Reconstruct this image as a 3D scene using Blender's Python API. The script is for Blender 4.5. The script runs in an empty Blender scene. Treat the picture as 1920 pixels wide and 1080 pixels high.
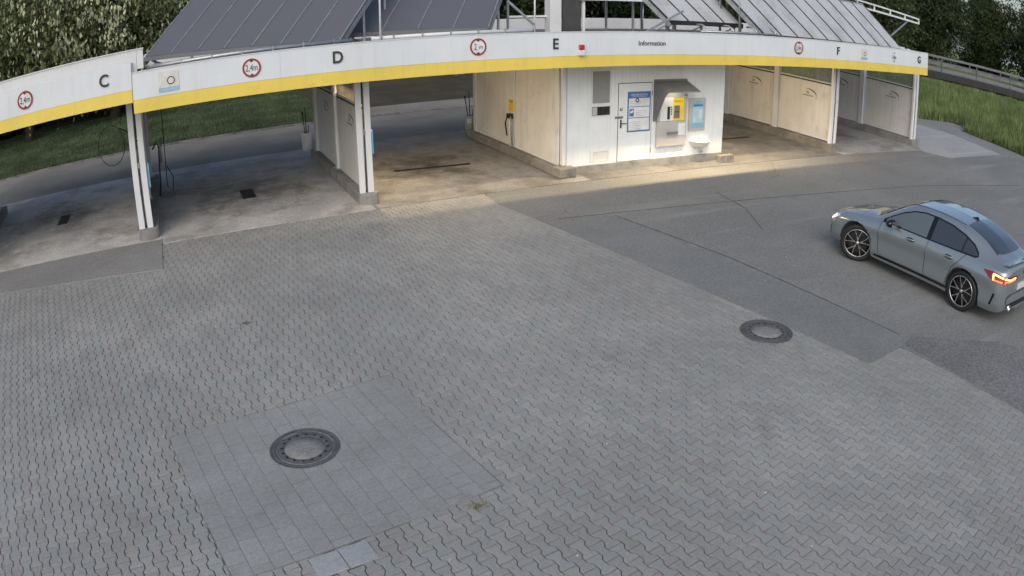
import bpy, bmesh, math, random
import numpy as np
from mathutils import Vector, Matrix

random.seed(7)
rng = np.random.default_rng(11)
S = bpy.context.scene
COL = S.collection

# ------------------------------------------------------------------ camera
# surveillance camera, mild fisheye lens; X runs along the wash building, Y away from the camera, Z up
cam_d = bpy.data.cameras.new("camera")
cam = bpy.data.objects.new("camera", cam_d)
COL.objects.link(cam)
RM = ((0.9021793, 0.1691631, -0.3968077), (-0.4313270, 0.3421886, -0.8347838), (-0.0054315, 0.9242785, 0.3816801))
M4 = Matrix(RM).to_4x4()
M4.translation = Vector((0, 0, 4.603))
cam.matrix_world = M4
cam_d.sensor_fit = 'HORIZONTAL'
cam_d.sensor_width = 19.2
cam_d.sensor_height = 10.8
cam_d.lens = 13.2
cam_d.type = 'PANO'
tgt = cam_d if hasattr(cam_d, 'panorama_type') else cam_d.cycles
tgt.panorama_type = 'FISHEYE_LENS_POLYNOMIAL'
tgt.fisheye_fov = math.radians(170)
KP = (0.6864, 0.0345, -0.0840, 0.0937)      # theta per 1000 px of the 1920 px picture
tgt.fisheye_polynomial_k0 = 0.0
tgt.fisheye_polynomial_k1 = -KP[0] / 10
tgt.fisheye_polynomial_k2 = -KP[1] / 100
tgt.fisheye_polynomial_k3 = -KP[2] / 1000
tgt.fisheye_polynomial_k4 = -KP[3] / 10000
cam_d.clip_start = 0.05
cam_d.clip_end = 3000
S.camera = cam

# ------------------------------------------------------------------ sky and sun
SUN_EL, SUN_AZ = math.radians(39), math.radians(215)     # azimuth clockwise from +Y
W = bpy.data.worlds.new("World")
S.world = W
W.use_nodes = True
nt = W.node_tree
nt.nodes.clear()
sky = nt.nodes.new('ShaderNodeTexSky')
sky.sky_type = 'NISHITA'
sky.sun_disc = False
sky.sun_elevation = SUN_EL
sky.sun_rotation = SUN_AZ
sky.air_density = 1.0
sky.dust_density = 2.9
sky.ozone_density = 1.0
bg = nt.nodes.new('ShaderNodeBackground')
bg.inputs['Strength'].default_value = 0.15
wo = nt.nodes.new('ShaderNodeOutputWorld')
nt.links.new(sky.outputs[0], bg.inputs[0])
nt.links.new(bg.outputs[0], wo.inputs[0])
sl = bpy.data.lights.new("sun", 'SUN')
sl.energy = 0.65
sl.angle = math.radians(60)
sl.color = (1.0, 0.985, 0.96)
sun = bpy.data.objects.new("sun", sl)
COL.objects.link(sun)
sd = Vector((math.sin(SUN_AZ) * math.cos(SUN_EL), math.cos(SUN_AZ) * math.cos(SUN_EL), math.sin(SUN_EL)))
sun.rotation_euler = sd.to_track_quat('Z', 'Y').to_euler()
sun.location = sd * 60
S.view_settings.view_transform = 'Standard'
S.view_settings.look = 'None'
S.view_settings.gamma = 1.0
S.view_settings.exposure = 0.14
S.cycles.max_bounces = 6
S.cycles.diffuse_bounces = 3
S.cycles.glossy_bounces = 3
S.cycles.transparent_max_bounces = 8
S.cycles.use_denoising = True

# ------------------------------------------------------------------ materials
MATS = {}


def N(nt, t, **kw):
    n = nt.nodes.new(t)
    for k, v in kw.items():
        setattr(n, k, v)
    return n


def math_node(nt, op, a, b=None, c=None):
    n = N(nt, 'ShaderNodeMath', operation=op)
    for i, v in enumerate((a, b, c)):
        if v is None:
            continue
        if hasattr(v, 'node'):
            nt.links.new(v, n.inputs[i])
        else:
            n.inputs[i].default_value = v
    return n.outputs[0]


def mixc(nt, fac, a, b, mode='MIX'):
    n = N(nt, 'ShaderNodeMix', data_type='RGBA', blend_type=mode)
    for s, v in ((n.inputs[0], fac), (n.inputs[6], a), (n.inputs[7], b)):
        if hasattr(v, 'node'):
            nt.links.new(v, s)
        elif isinstance(v, (int, float)):
            s.default_value = v
        else:
            s.default_value = (*v, 1)
    return n.outputs[2]


def noise(nt, scale, detail=4.0, rough=0.55, vec=None, out='Fac'):
    n = N(nt, 'ShaderNodeTexNoise')
    n.inputs['Scale'].default_value = scale
    n.inputs['Detail'].default_value = detail
    n.inputs['Roughness'].default_value = rough
    if vec is not None:
        nt.links.new(vec, n.inputs['Vector'])
    return n.outputs[out]


def ramp(nt, v, lo, hi, a=0.0, b=1.0):
    n = N(nt, 'ShaderNodeMapRange')
    n.interpolation_type = 'SMOOTHSTEP'
    nt.links.new(v, n.inputs[0])
    for i, x in enumerate((lo, hi, a, b)):
        n.inputs[i + 1].default_value = x
    return n.outputs[0]


def wpos(nt):
    return N(nt, 'ShaderNodeNewGeometry').outputs['Position']


def base(name):
    m = bpy.data.materials.new(name)
    m.use_nodes = True
    nt = m.node_tree
    b = nt.nodes['Principled BSDF']
    MATS[name] = m
    return m, nt, b


def set_col(nt, b, c):
    if hasattr(c, 'node'):
        nt.links.new(c, b.inputs['Base Color'])
    else:
        b.inputs['Base Color'].default_value = (*c, 1)


def bump(nt, b, h, strength=0.3, dist=0.01):
    n = N(nt, 'ShaderNodeBump')
    n.inputs['Strength'].default_value = strength
    n.inputs['Distance'].default_value = dist
    nt.links.new(h, n.inputs['Height'])
    nt.links.new(n.outputs[0], b.inputs['Normal'])


def mat(name, col, rough=0.6, metal=0.0, var=0.12, vscale=3.0, dirt=None, dirt_amt=0.0, rain=0.0, bmp=0.0, bscale=60, coat=0.0, emis=None, estr=0.0, spec=None):
    """plain painted / metal / plastic surface with slight unevenness and wear"""
    if name in MATS:
        return MATS[name]
    m, nt, b = base(name)
    p = wpos(nt)
    n1 = noise(nt, vscale, 5, 0.6, p)
    k = ramp(nt, n1, 0.3, 0.7, 1 - var, 1 + var)
    c = mixc(nt, 1.0, col, (1, 1, 1), 'MULTIPLY')
    mm = N(nt, 'ShaderNodeVectorMath', operation='SCALE')
    nt.links.new(c, mm.inputs[0])
    nt.links.new(k, mm.inputs['Scale'])
    c = mm.outputs[0]
    if dirt is not None:
        d = ramp(nt, noise(nt, vscale * 2.3, 6, 0.7, p), 0.5, 0.72, 0, dirt_amt)
        c = mixc(nt, d, c, dirt)
    if rain:
        mp = N(nt, 'ShaderNodeMapping')
        mp.inputs['Scale'].default_value = (7, 7, 0.5)
        nt.links.new(p, mp.inputs[0])
        c = mixc(nt, ramp(nt, noise(nt, 1.0, 5, 0.65, mp.outputs[0]), 0.48, 0.75, 0, rain), c, (0.30, 0.30, 0.27))
    set_col(nt, b, c)
    b.inputs['Roughness'].default_value = rough
    r = ramp(nt, noise(nt, vscale * 4, 3, 0.5, p), 0.3, 0.7, max(0, rough - 0.08), min(1, rough + 0.08))
    nt.links.new(r, b.inputs['Roughness'])
    b.inputs['Metallic'].default_value = metal
    if coat:
        b.inputs['Coat Weight'].default_value = coat
        b.inputs['Coat Roughness'].default_value = 0.04
    if spec is not None:
        b.inputs['Specular IOR Level'].default_value = spec
    if emis:
        b.inputs['Emission Color'].default_value = (*emis, 1)
        b.inputs['Emission Strength'].default_value = estr
    if bmp:
        bump(nt, b, noise(nt, bscale, 3, 0.6, p), bmp, 0.01)
    return m


def stone_mat(name, col, joint_tint=0.06, stain=(0.19, 0.19, 0.18), moss=(0.13, 0.14, 0.09), rough=0.88):
    m, nt, b = base(name)
    p = wpos(nt)
    geo = N(nt, 'ShaderNodeNewGeometry')
    oi = N(nt, 'ShaderNodeObjectInfo')
    r = math_node(nt, 'FRACT', math_node(nt, 'ADD', geo.outputs['Random Per Island'], oi.outputs['Random']))
    k = ramp(nt, r, 0, 1, 1 - joint_tint, 1 + joint_tint)
    big = ramp(nt, noise(nt, 0.35, 6, 0.65, p), 0.36, 0.66, 0.90, 1.10)
    fine = ramp(nt, noise(nt, 90, 4, 0.75, p), 0.25, 0.75, 0.8, 1.2)
    mid = ramp(nt, noise(nt, 26, 5, 0.8, p), 0.25, 0.75, 0.84, 1.16)
    k = math_node(nt, 'MULTIPLY', math_node(nt, 'MULTIPLY', math_node(nt, 'MULTIPLY', k, big), fine), mid)
    mm = N(nt, 'ShaderNodeVectorMath', operation='SCALE')
    mm.inputs[0].default_value = col
    nt.links.new(k, mm.inputs['Scale'])
    c = mm.outputs[0]
    sp = ramp(nt, noise(nt, 1.3, 6, 0.7, p), 0.56, 0.74, 0, 0.55)
    c = mixc(nt, sp, c, stain)
    wn = math_node(nt, 'FRACT', math_node(nt, 'MULTIPLY', r, 37.3))
    bl = ramp(nt, wn, 0.8, 1.0, 0, 0.5 if joint_tint > 0.05 else 0.1)
    c = mixc(nt, bl, c, (col[0] * 0.85, col[1] * 1.0, col[2] * 1.02))
    ms = ramp(nt, noise(nt, 2.1, 7, 0.75, p), 0.66, 0.78, 0, 0.5)
    c = mixc(nt, ms, c, moss)
    set_col(nt, b, c)
    b.inputs['Roughness'].default_value = rough
    bump(nt, b, noise(nt, 140, 4, 0.7, p), 0.35, 0.006)
    return m


def ground_mat(name, col, col2, grain=220, big=0.4, rough=0.9, crack=False, var=0.5, tex=0.3, streak=None):
    m, nt, b = base(name)
    p = wpos(nt)
    f = ramp(nt, noise(nt, big, 7, 0.65, p), 0.35, 0.68)
    c = mixc(nt, f, col, col2)
    f2 = ramp(nt, noise(nt, grain, 3, 0.8, p), 0.2, 0.8, 1 - tex, 1 + tex)
    mm = N(nt, 'ShaderNodeVectorMath', operation='SCALE')
    nt.links.new(c, mm.inputs[0])
    nt.links.new(f2, mm.inputs['Scale'])
    c = mm.outputs[0]
    f3 = ramp(nt, noise(nt, 22, 5, 0.8, p), 0.25, 0.75, 1 - tex * .75, 1 + tex * .75)
    m3 = N(nt, 'ShaderNodeVectorMath', operation='SCALE')
    nt.links.new(c, m3.inputs[0])
    nt.links.new(f3, m3.inputs['Scale'])
    c = m3.outputs[0]
    sp = ramp(nt, noise(nt, big * 5, 6, 0.7, p), 0.58, 0.76, 0, var)
    c = mixc(nt, sp, c, (col[0] * 0.6, col[1] * 0.6, col[2] * 0.6))
    if streak:
        mp = N(nt, 'ShaderNodeMapping')
        mp.inputs['Scale'].default_value = streak
        mp.inputs['Rotation'].default_value = (0, 0, 0.25)
        nt.links.new(p, mp.inputs[0])
        st = ramp(nt, noise(nt, 1.0, 4, 0.6, mp.outputs[0]), 0.55, 0.74, 0, 0.65)
        c = mixc(nt, st, c, (col2[0] * 1.3, col2[1] * 1.3, col2[2] * 1.3))
    if crack:
        v = N(nt, 'ShaderNodeTexVoronoi', feature='DISTANCE_TO_EDGE')
        v.inputs['Scale'].default_value = 0.2
        v.inputs['Randomness'].default_value = 1.0
        nz = N(nt, 'ShaderNodeTexNoise')
        nz.inputs['Scale'].default_value = 0.6
        nz.inputs['Detail'].default_value = 6
        nt.links.new(p, nz.inputs['Vector'])
        ad = N(nt, 'ShaderNodeVectorMath', operation='ADD')
        nt.links.new(p, ad.inputs[0])
        nt.links.new(nz.outputs['Color'], ad.inputs[1])
        nt.links.new(ad.outputs[0], v.inputs['Vector'])
        ck = ramp(nt, v.outputs['Distance'], 0.0, 0.005, 0.3, 0)
        ck = math_node(nt, 'MULTIPLY', ck, ramp(nt, noise(nt, 0.23, 2, 0.5, p), 0.5, 0.62))
        c = mixc(nt, ck, c, (0.03, 0.03, 0.03))
    set_col(nt, b, c)
    b.inputs['Roughness'].default_value = rough
    b.inputs['Specular IOR Level'].default_value = 0.25
    bump(nt, b, noise(nt, grain, 3, 0.7, p), 0.5, 0.008)
    return m


def bay_mat(name, drain, dark, wet=0.4, tone=1.0):
    """wash-bay concrete: sludge stains spread unevenly round the floor drain"""
    m, nt, b = base(name)
    p = wpos(nt)
    nz = N(nt, 'ShaderNodeTexNoise')
    nz.inputs['Scale'].default_value = 0.7
    nz.inputs['Detail'].default_value = 6
    nt.links.new(p, nz.inputs['Vector'])
    sc = N(nt, 'ShaderNodeVectorMath', operation='SCALE')
    sub0 = N(nt, 'ShaderNodeVectorMath', operation='SUBTRACT')
    sub0.inputs[1].default_value = (0.5, 0.5, 0.5)
    nt.links.new(nz.outputs['Color'], sub0.inputs[0])
    nt.links.new(sub0.outputs[0], sc.inputs[0])
    sc.inputs['Scale'].default_value = 3.2
    ad = N(nt, 'ShaderNodeVectorMath', operation='ADD')
    nt.links.new(p, ad.inputs[0])
    nt.links.new(sc.outputs[0], ad.inputs[1])
    sub = N(nt, 'ShaderNodeVectorMath', operation='SUBTRACT')
    nt.links.new(ad.outputs[0], sub.inputs[0])
    sub.inputs[1].default_value = (*drain, 0)
    mu = N(nt, 'ShaderNodeVectorMath', operation='MULTIPLY')
    nt.links.new(sub.outputs[0], mu.inputs[0])
    mu.inputs[1].default_value = (1.0, 0.75, 0)
    ln = N(nt, 'ShaderNodeVectorMath', operation='LENGTH')
    nt.links.new(mu.outputs[0], ln.inputs[0])
    st = ramp(nt, ln.outputs['Value'], 0.2, 1.9, dark, 0.0)
    st = math_node(nt, 'MULTIPLY', st, ramp(nt, noise(nt, 1.9, 7, 0.7, p), 0.36, 0.58, 0.25, 1.0))
    c = mixc(nt, ramp(nt, noise(nt, 0.9, 7, 0.65, p), 0.35, 0.65), (0.38, 0.375, 0.36), (0.29, 0.286, 0.275))
    pale = ramp(nt, noise(nt, 1.5, 7, 0.72, p), 0.52, 0.68, 0, 0.75)
    c = mixc(nt, pale, c, (0.43, 0.42, 0.405))
    mk = ramp(nt, noise(nt, 0.8, 6, 0.65, p), 0.5, 0.64, 0, 0.6)
    c = mixc(nt, mk, c, (0.17, 0.158, 0.14))
    ring = math_node(nt, 'MULTIPLY', ramp(nt, ln.outputs['Value'], 0.7, 1.3), ramp(nt, ln.outputs['Value'], 1.5, 2.4, 1.0, 0.0))
    ring = math_node(nt, 'MULTIPLY', ring, ramp(nt, noise(nt, 2.6, 6, 0.7, p), 0.45, 0.62, 0, 0.8))
    c = mixc(nt, ring, c, (0.44, 0.43, 0.415))
    c = mixc(nt, st, c, (0.06, 0.057, 0.054))
    f2 = math_node(nt, 'MULTIPLY', ramp(nt, noise(nt, 110, 3, 0.8, p), 0.2, 0.8, 0.72 * tone, 1.28 * tone), ramp(nt, noise(nt, 18, 5, 0.8, p), 0.25, 0.75, 0.75, 1.25))
    mm = N(nt, 'ShaderNodeVectorMath', operation='SCALE')
    nt.links.new(c, mm.inputs[0])
    nt.links.new(f2, mm.inputs['Scale'])
    set_col(nt, b, mm.outputs[0])
    rr = ramp(nt, noise(nt, 0.6, 5, 0.6, p), 0.4, 0.65, 0.92, 0.92 - wet)
    b.inputs['Specular IOR Level'].default_value = 0.3
    nt.links.new(rr, b.inputs['Roughness'])
    bump(nt, b, noise(nt, 130, 3, 0.7, p), 0.4, 0.006)
    return m


def leaf_mat(name, c1, c2, trans=0.25, c3=None, f3=0.0):
    m, nt, b = base(name)
    geo = N(nt, 'ShaderNodeNewGeometry')
    oi = N(nt, 'ShaderNodeObjectInfo')
    r = geo.outputs['Random Per Island']
    c = mixc(nt, r, c1, c2)
    if c3:
        w = math_node(nt, 'FRACT', math_node(nt, 'MULTIPLY', r, 17.7))
        c = mixc(nt, ramp(nt, w, 1 - f3, 1 - f3 + 0.02), c, c3)
    k = ramp(nt, oi.outputs['Random'], 0, 1, 0.8, 1.2)
    k = math_node(nt, 'MULTIPLY', k, ramp(nt, noise(nt, 0.55, 5, 0.65, geo.outputs['Position']), 0.3, 0.7, 0.6, 1.4))
    mm = N(nt, 'ShaderNodeVectorMath', operation='SCALE')
    nt.links.new(c, mm.inputs[0])
    nt.links.new(k, mm.inputs['Scale'])
    set_col(nt, b, mm.outputs[0])
    b.inputs['Roughness'].default_value = 0.6
    b.inputs['Specular IOR Level'].default_value = 0.25
    tr = N(nt, 'ShaderNodeBsdfTranslucent')
    nt.links.new(mm.outputs[0], tr.inputs['Color'])
    mx = N(nt, 'ShaderNodeMixShader')
    mx.inputs[0].default_value = trans
    nt.links.new(b.outputs[0], mx.inputs[1])
    nt.links.new(tr.outputs[0], mx.inputs[2])
    nt.links.new(mx.outputs[0], nt.nodes['Material Output'].inputs['Surface'])
    return m


def pane_mat(name, tint, dirt):
    """thin scratched acrylic: partly clear, partly milky"""
    m, nt, b = base(name)
    p = wpos(nt)
    b.inputs['Base Color'].default_value = (*tint, 1)
    b.inputs['Roughness'].default_value = 0.12
    tr = N(nt, 'ShaderNodeBsdfTransparent')
    tr.inputs['Color'].default_value = (0.82, 0.86, 0.84, 1)
    mx = N(nt, 'ShaderNodeMixShader')
    nt.links.new(ramp(nt, noise(nt, 1.5, 6, 0.7, p), 0.3, 0.75, dirt * 0.6, min(1, dirt * 1.5)), mx.inputs[0])
    nt.links.new(tr.outputs[0], mx.inputs[1])
    nt.links.new(b.outputs[0], mx.inputs[2])
    nt.links.new(mx.outputs[0], nt.nodes['Material Output'].inputs['Surface'])
    return m


WHITE = mat('white_paint', (0.68, 0.70, 0.71), 0.45, var=0.05, vscale=1.2, dirt=(0.46, 0.46, 0.44), dirt_amt=0.25)
FASCIA = mat('white_fascia_sheet', (0.69, 0.735, 0.765), 0.4, var=0.03, vscale=0.8, dirt=(0.6, 0.6, 0.58), dirt_amt=0.2, rain=0.12)
YELLOW = mat('yellow_fascia_sheet', (0.80, 0.62, 0.12), 0.42, var=0.05, vscale=0.8, dirt=(0.5, 0.38, 0.07), dirt_amt=0.25, rain=0.12)
PANELW = mat('laminate_panel', (0.72, 0.715, 0.69), 0.5, var=0.06, vscale=1.1, dirt=(0.40, 0.38, 0.34), dirt_amt=0.3, rain=0.3)
HUTW = mat('ribbed_white_sheet', (0.73, 0.775, 0.80), 0.45, var=0.04, vscale=1.3, dirt=(0.55, 0.55, 0.53), dirt_amt=0.25, rain=0.15)
GREYM = mat('grey_sheet_metal', (0.17, 0.175, 0.18), 0.5, metal=0.2, var=0.08)
LGREY = mat('light_grey_enamel', (0.42, 0.42, 0.42), 0.5, var=0.06)
GALV = mat('galvanised_steel', (0.42, 0.44, 0.45), 0.45, metal=0.7, var=0.15, vscale=6)
DARKM = mat('dark_metal', (0.035, 0.036, 0.038), 0.5, metal=0.4, var=0.2)
BLACK = mat('black_rubber', (0.012, 0.012, 0.013), 0.65, var=0.2)
INK = mat('black_ink', (0.03, 0.035, 0.032), 0.5)
RED = mat('red_ring', (0.30, 0.035, 0.04), 0.45)
REDB = mat('red_lens', (0.45, 0.03, 0.04), 0.25)
BLUE = mat('blue_print', (0.05, 0.16, 0.36), 0.4)
LBLUE = mat('light_blue_print', (0.22, 0.45, 0.62), 0.4)
SKYB = mat('blue_tape', (0.16, 0.42, 0.66), 0.45)
PRINTW = mat('white_print', (0.68, 0.70, 0.72), 0.45)
PRINTG = mat('grey_print', (0.42, 0.45, 0.48), 0.5)
STICK = mat('faded_sticker', (0.66, 0.65, 0.60), 0.5, var=0.08, vscale=6)
YELP = mat('yellow_print', (0.80, 0.58, 0.04), 0.4)
CONC = mat('kerb_concrete', (0.25, 0.245, 0.235), 0.9, var=0.2, vscale=2.0, dirt=(0.10, 0.095, 0.085), dirt_amt=0.55, bmp=0.5, bscale=80)
CONCW = mat('kerb_concrete_grimy', (0.22, 0.21, 0.19), 0.9, var=0.25, vscale=1.6, dirt=(0.06, 0.055, 0.05), dirt_amt=0.7, bmp=0.5, bscale=80)
IRON = mat('cast_iron', (0.105, 0.105, 0.11), 0.62, metal=0.25, var=0.25, vscale=14, dirt=(0.17, 0.165, 0.16), dirt_amt=0.6, bmp=0.4, bscale=120)
COVERC = mat('cover_concrete', (0.22, 0.22, 0.21), 0.9, var=0.2, vscale=30, dirt=(0.17, 0.17, 0.15), dirt_amt=0.5, bmp=0.5, bscale=160)
HOLE = mat('hole_black', (0.01, 0.01, 0.01), 0.9)
PAVER = stone_mat('grey_paver', (0.288, 0.286, 0.268))
SLAB = stone_mat('grey_slab', (0.272, 0.277, 0.266), 0.03)
SLABL = stone_mat('pale_new_slab', (0.32, 0.345, 0.35), 0.04, stain=(0.33, 0.34, 0.34))
BED = ground_mat('joint_sand', (0.035, 0.035, 0.033), (0.15, 0.148, 0.14), 200, 0.45)
BEDP = ground_mat('pale_joint_grit', (0.15, 0.152, 0.15), (0.30, 0.30, 0.29), 200, 2.0)
ASPH = ground_mat('worn_asphalt', (0.19, 0.195, 0.186), (0.232, 0.236, 0.223), 240, 0.22, crack=True, var=0.45, tex=0.4, streak=(0.16, 1.9, 1))
ASPH2 = ground_mat('smooth_asphalt', (0.19, 0.198, 0.192), (0.22, 0.226, 0.218), 320, 0.5, var=0.25, tex=0.3)
ASPHR = ground_mat('coarse_asphalt', (0.165, 0.167, 0.163), (0.205, 0.205, 0.20), 130, 0.6, var=0.5, tex=0.6)
LANE = ground_mat('lane_asphalt', (0.215, 0.20, 0.175), (0.28, 0.262, 0.228), 200, 0.5, var=0.5)
CONG = ground_mat('apron_concrete', (0.235, 0.233, 0.226), (0.275, 0.272, 0.262), 150, 0.5, var=0.35)
CONL = ground_mat('pale_concrete', (0.33, 0.33, 0.325), (0.38, 0.38, 0.37), 160, 0.6, var=0.25, streak=(0.1, 2.0, 1))
PATHM = ground_mat('path_asphalt', (0.22, 0.22, 0.215), (0.26, 0.258, 0.25), 180, 0.8, var=0.35)
SOIL = ground_mat('leaf_litter_soil', (0.055, 0.05, 0.036), (0.085, 0.075, 0.05), 60, 0.5, var=0.5, tex=0.5)
TURF = ground_mat('turf_soil', (0.045, 0.065, 0.032), (0.065, 0.08, 0.042), 60, 0.5, var=0.5, tex=0.4)
FIELD = ground_mat('far_field', (0.16, 0.20, 0.06), (0.20, 0.22, 0.08), 6, 0.05)
ROOFM = ground_mat('roof_gravel', (0.10, 0.085, 0.075), (0.16, 0.145, 0.13), 60, 0.9, var=0.6, tex=0.45)
BARK = mat('bark', (0.07, 0.058, 0.045), 0.95, var=0.3, vscale=5, bmp=0.8, bscale=25)
SOLARM = None


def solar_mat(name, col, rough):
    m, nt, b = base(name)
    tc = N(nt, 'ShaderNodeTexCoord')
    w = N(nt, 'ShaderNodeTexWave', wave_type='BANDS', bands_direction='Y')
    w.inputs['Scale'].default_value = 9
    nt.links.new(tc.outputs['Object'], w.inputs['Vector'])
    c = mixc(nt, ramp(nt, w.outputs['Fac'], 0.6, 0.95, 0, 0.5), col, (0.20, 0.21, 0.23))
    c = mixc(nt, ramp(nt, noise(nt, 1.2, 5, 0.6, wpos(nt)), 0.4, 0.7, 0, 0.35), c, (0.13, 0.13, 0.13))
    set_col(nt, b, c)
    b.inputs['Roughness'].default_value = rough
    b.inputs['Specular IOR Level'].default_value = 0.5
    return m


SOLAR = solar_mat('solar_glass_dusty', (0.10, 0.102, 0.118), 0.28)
SOLAR_SKY = solar_mat('solar_glass_painted_sky', (0.50, 0.52, 0.53), 0.25)  # bright sky reflection put into the pale base colour
PANE = pane_mat('acrylic_pane', (0.35, 0.37, 0.36), 0.35)
MILKY = leaf_mat('milky_pane', (0.62, 0.60, 0.55), (0.62, 0.60, 0.55), 0.45)
WINGL = mat('frosted_window', (0.27, 0.28, 0.27), 0.35, var=0.03, vscale=2)
WINDK = mat('dark_window', (0.03, 0.034, 0.034), 0.12, var=0.4, vscale=9)

# ------------------------------------------------------------------ object helpers
WLOC = {}


def thing(name, label, cat, loc=(0, 0, 0), rotz=0.0, group=None):
    o = bpy.data.objects.new(name, None)
    o.empty_display_size = 0.2
    COL.objects.link(o)
    o.location = loc
    o.rotation_euler = (0, 0, rotz)
    o['label'] = label
    o['category'] = cat
    if group:
        o['group'] = group
    WLOC[o.name] = Vector(loc)
    return o


def tag(o, label, cat, group=None):
    o['label'] = label
    o['category'] = cat
    if group:
        o['group'] = group
    return o


class MB:
    """collects shapes; build() makes ONE mesh object"""

    def __init__(s):
        s.v, s.f, s.sm = [], [], []

    def add(s, vs, fs, smooth=False):
        o = len(s.v)
        s.v += [tuple(x) for x in vs]
        s.f += [tuple(i + o for i in f) for f in fs]
        s.sm += [smooth] * len(fs)
        return s

    def box(s, x0, x1, y0, y1, z0, z1):
        vs = [(x, y, z) for z in (z0, z1) for y in (y0, y1) for x in (x0, x1)]
        return s.add(vs, [(0, 2, 3, 1), (4, 5, 7, 6), (0, 1, 5, 4), (2, 6, 7, 3), (0, 4, 6, 2), (1, 3, 7, 5)])

    def prism(s, poly, z0, z1):
        """poly in XY, counter-clockwise"""
        n = len(poly)
        vs = [(x, y, z0) for x, y in poly] + [(x, y, z1) for x, y in poly]
        fs = [tuple(range(n - 1, -1, -1)), tuple(range(n, 2 * n))]
        fs += [(i, (i + 1) % n, n + (i + 1) % n, n + i) for i in range(n)]
        return s.add(vs, fs)

    def prism_x(s, poly, x0, x1):
        """poly in YZ, extruded along X"""
        n = len(poly)
        vs = [(x0, y, z) for y, z in poly] + [(x1, y, z) for y, z in poly]
        fs = [tuple(range(n - 1, -1, -1)), tuple(range(n, 2 * n))]
        fs += [(i, (i + 1) % n, n + (i + 1) % n, n + i) for i in range(n)]
        return s.add(vs, fs)

    def prism_y(s, poly, y0, y1):
        n = len(poly)
        vs = [(x, y0, z) for x, z in poly] + [(x, y1, z) for x, z in poly]
        fs = [tuple(range(n)), tuple(range(2 * n - 1, n - 1, -1))]
        fs += [(i, n + i, n + (i + 1) % n, (i + 1) % n) for i in range(n)]
        return s.add(vs, fs)

    def tube(s, pts, r, n=8, cap=True, smooth=True):
        pts = [Vector(p) for p in pts]
        rs = r if isinstance(r, (list, tuple)) else [r] * len(pts)
        vs, fs = [], []
        up = None
        for i, p in enumerate(pts):
            d = (pts[min(i + 1, len(pts) - 1)] - pts[max(i - 1, 0)]).normalized()
            if up is None:
                up = Vector((0, 0, 1)) if abs(d.z) < 0.9 else Vector((1, 0, 0))
            a = d.cross(up).normalized()
            up = a.cross(d).normalized()
            for k in range(n):
                t = 2 * math.pi * k / n
                vs.append(p + (a * math.cos(t) + up * math.sin(t)) * rs[i])
        for i in range(len(pts) - 1):
            for k in range(n):
                k2 = (k + 1) % n
                fs.append((i * n + k, i * n + k2, (i + 1) * n + k2, (i + 1) * n + k))
        if cap:
            fs.append(tuple(range(n - 1, -1, -1)))
            fs.append(tuple(range((len(pts) - 1) * n, len(pts) * n)))
        return s.add(vs, fs, smooth)

    def bar(s, a, b, w, h=None):
        """square bar from a to b"""
        h = h or w
        a, b = Vector(a), Vector(b)
        d = (b - a).normalized()
        up = Vector((0, 0, 1)) if abs(d.z) < 0.95 else Vector((0, 1, 0))
        x = d.cross(up).normalized() * (w / 2)
        y = x.normalized().cross(d).normalized() * (h / 2)
        vs = [p + sx * x + sy * y for p in (a, b) for sx, sy in ((-1, -1), (1, -1), (1, 1), (-1, 1))]
        return s.add(vs, [(3, 2, 1, 0), (4, 5, 6, 7), (0, 1, 5, 4), (1, 2, 6, 5), (2, 3, 7, 6), (3, 0, 4, 7)])

    def lathe(s, prof, n=48, axis='Z', c=(0, 0, 0), smooth=True):
        vs, fs = [], []
        m = len(prof)
        for k in range(n):
            t = 2 * math.pi * k / n
            for r, h in prof:
                if axis == 'Z':
                    vs.append((c[0] + r * math.cos(t), c[1] + r * math.sin(t), c[2] + h))
                elif axis == 'Y':
                    vs.append((c[0] + r * math.cos(t), c[1] + h, c[2] + r * math.sin(t)))
                else:
                    vs.append((c[0] + h, c[1] + r * math.cos(t), c[2] + r * math.sin(t)))
        for k in range(n):
            k2 = (k + 1) % n
            for i in range(m - 1):
                fs.append((k * m + i, k2 * m + i, k2 * m + i + 1, k * m + i + 1))
        return s.add(vs, fs, smooth)

    def build(s, name, m, parent=None, world=True, bevel=0.0, kind=None, fix=True):
        off = WLOC.get(parent.name, Vector()) if (parent is not None and world) else Vector()
        me = bpy.data.meshes.new(name)
        me.from_pydata([(x - off.x, y - off.y, z - off.z) for x, y, z in s.v], [], s.f)
        me.polygons.foreach_set('use_smooth', s.sm)
        if fix:
            bm = bmesh.new()
            bm.from_mesh(me)
            bmesh.ops.recalc_face_normals(bm, faces=bm.faces)
            bm.to_mesh(me)
            bm.free()
        me.materials.append(m)
        o = bpy.data.objects.new(name, me)
        COL.objects.link(o)
        if parent is not None:
            o.parent = parent
            WLOC[o.name] = off if world else Vector()
        if bevel:
            b = o.modifiers.new('bevel', 'BEVEL')
            b.width = bevel
            b.segments = 2
            b.limit_method = 'ANGLE'
        if kind:
            o['kind'] = kind
        return o


def sheet(name, poly, z, m, th=0.05):
    o = MB().prism(poly, z - th, z).build(name, m)
    o['kind'] = 'structure'
    return o


def quads_obj(name, V, m, parent=None, kind=None, per=4):
    """V: (n, per, 3) array of separate faces"""
    n = len(V)
    me = bpy.data.meshes.new(name)
    me.vertices.add(n * per)
    me.vertices.foreach_set('co', V.reshape(-1).astype(np.float32))
    me.loops.add(n * per)
    me.loops.foreach_set('vertex_index', np.arange(n * per, dtype=np.int32))
    me.polygons.add(n)
    me.polygons.foreach_set('loop_start', np.arange(0, n * per, per, dtype=np.int32))
    me.update(calc_edges=True)
    me.materials.append(m)
    o = bpy.data.objects.new(name, me)
    COL.objects.link(o)
    if parent is not None:
        o.parent = parent
    if kind:
        o['kind'] = kind
    return o


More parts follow.
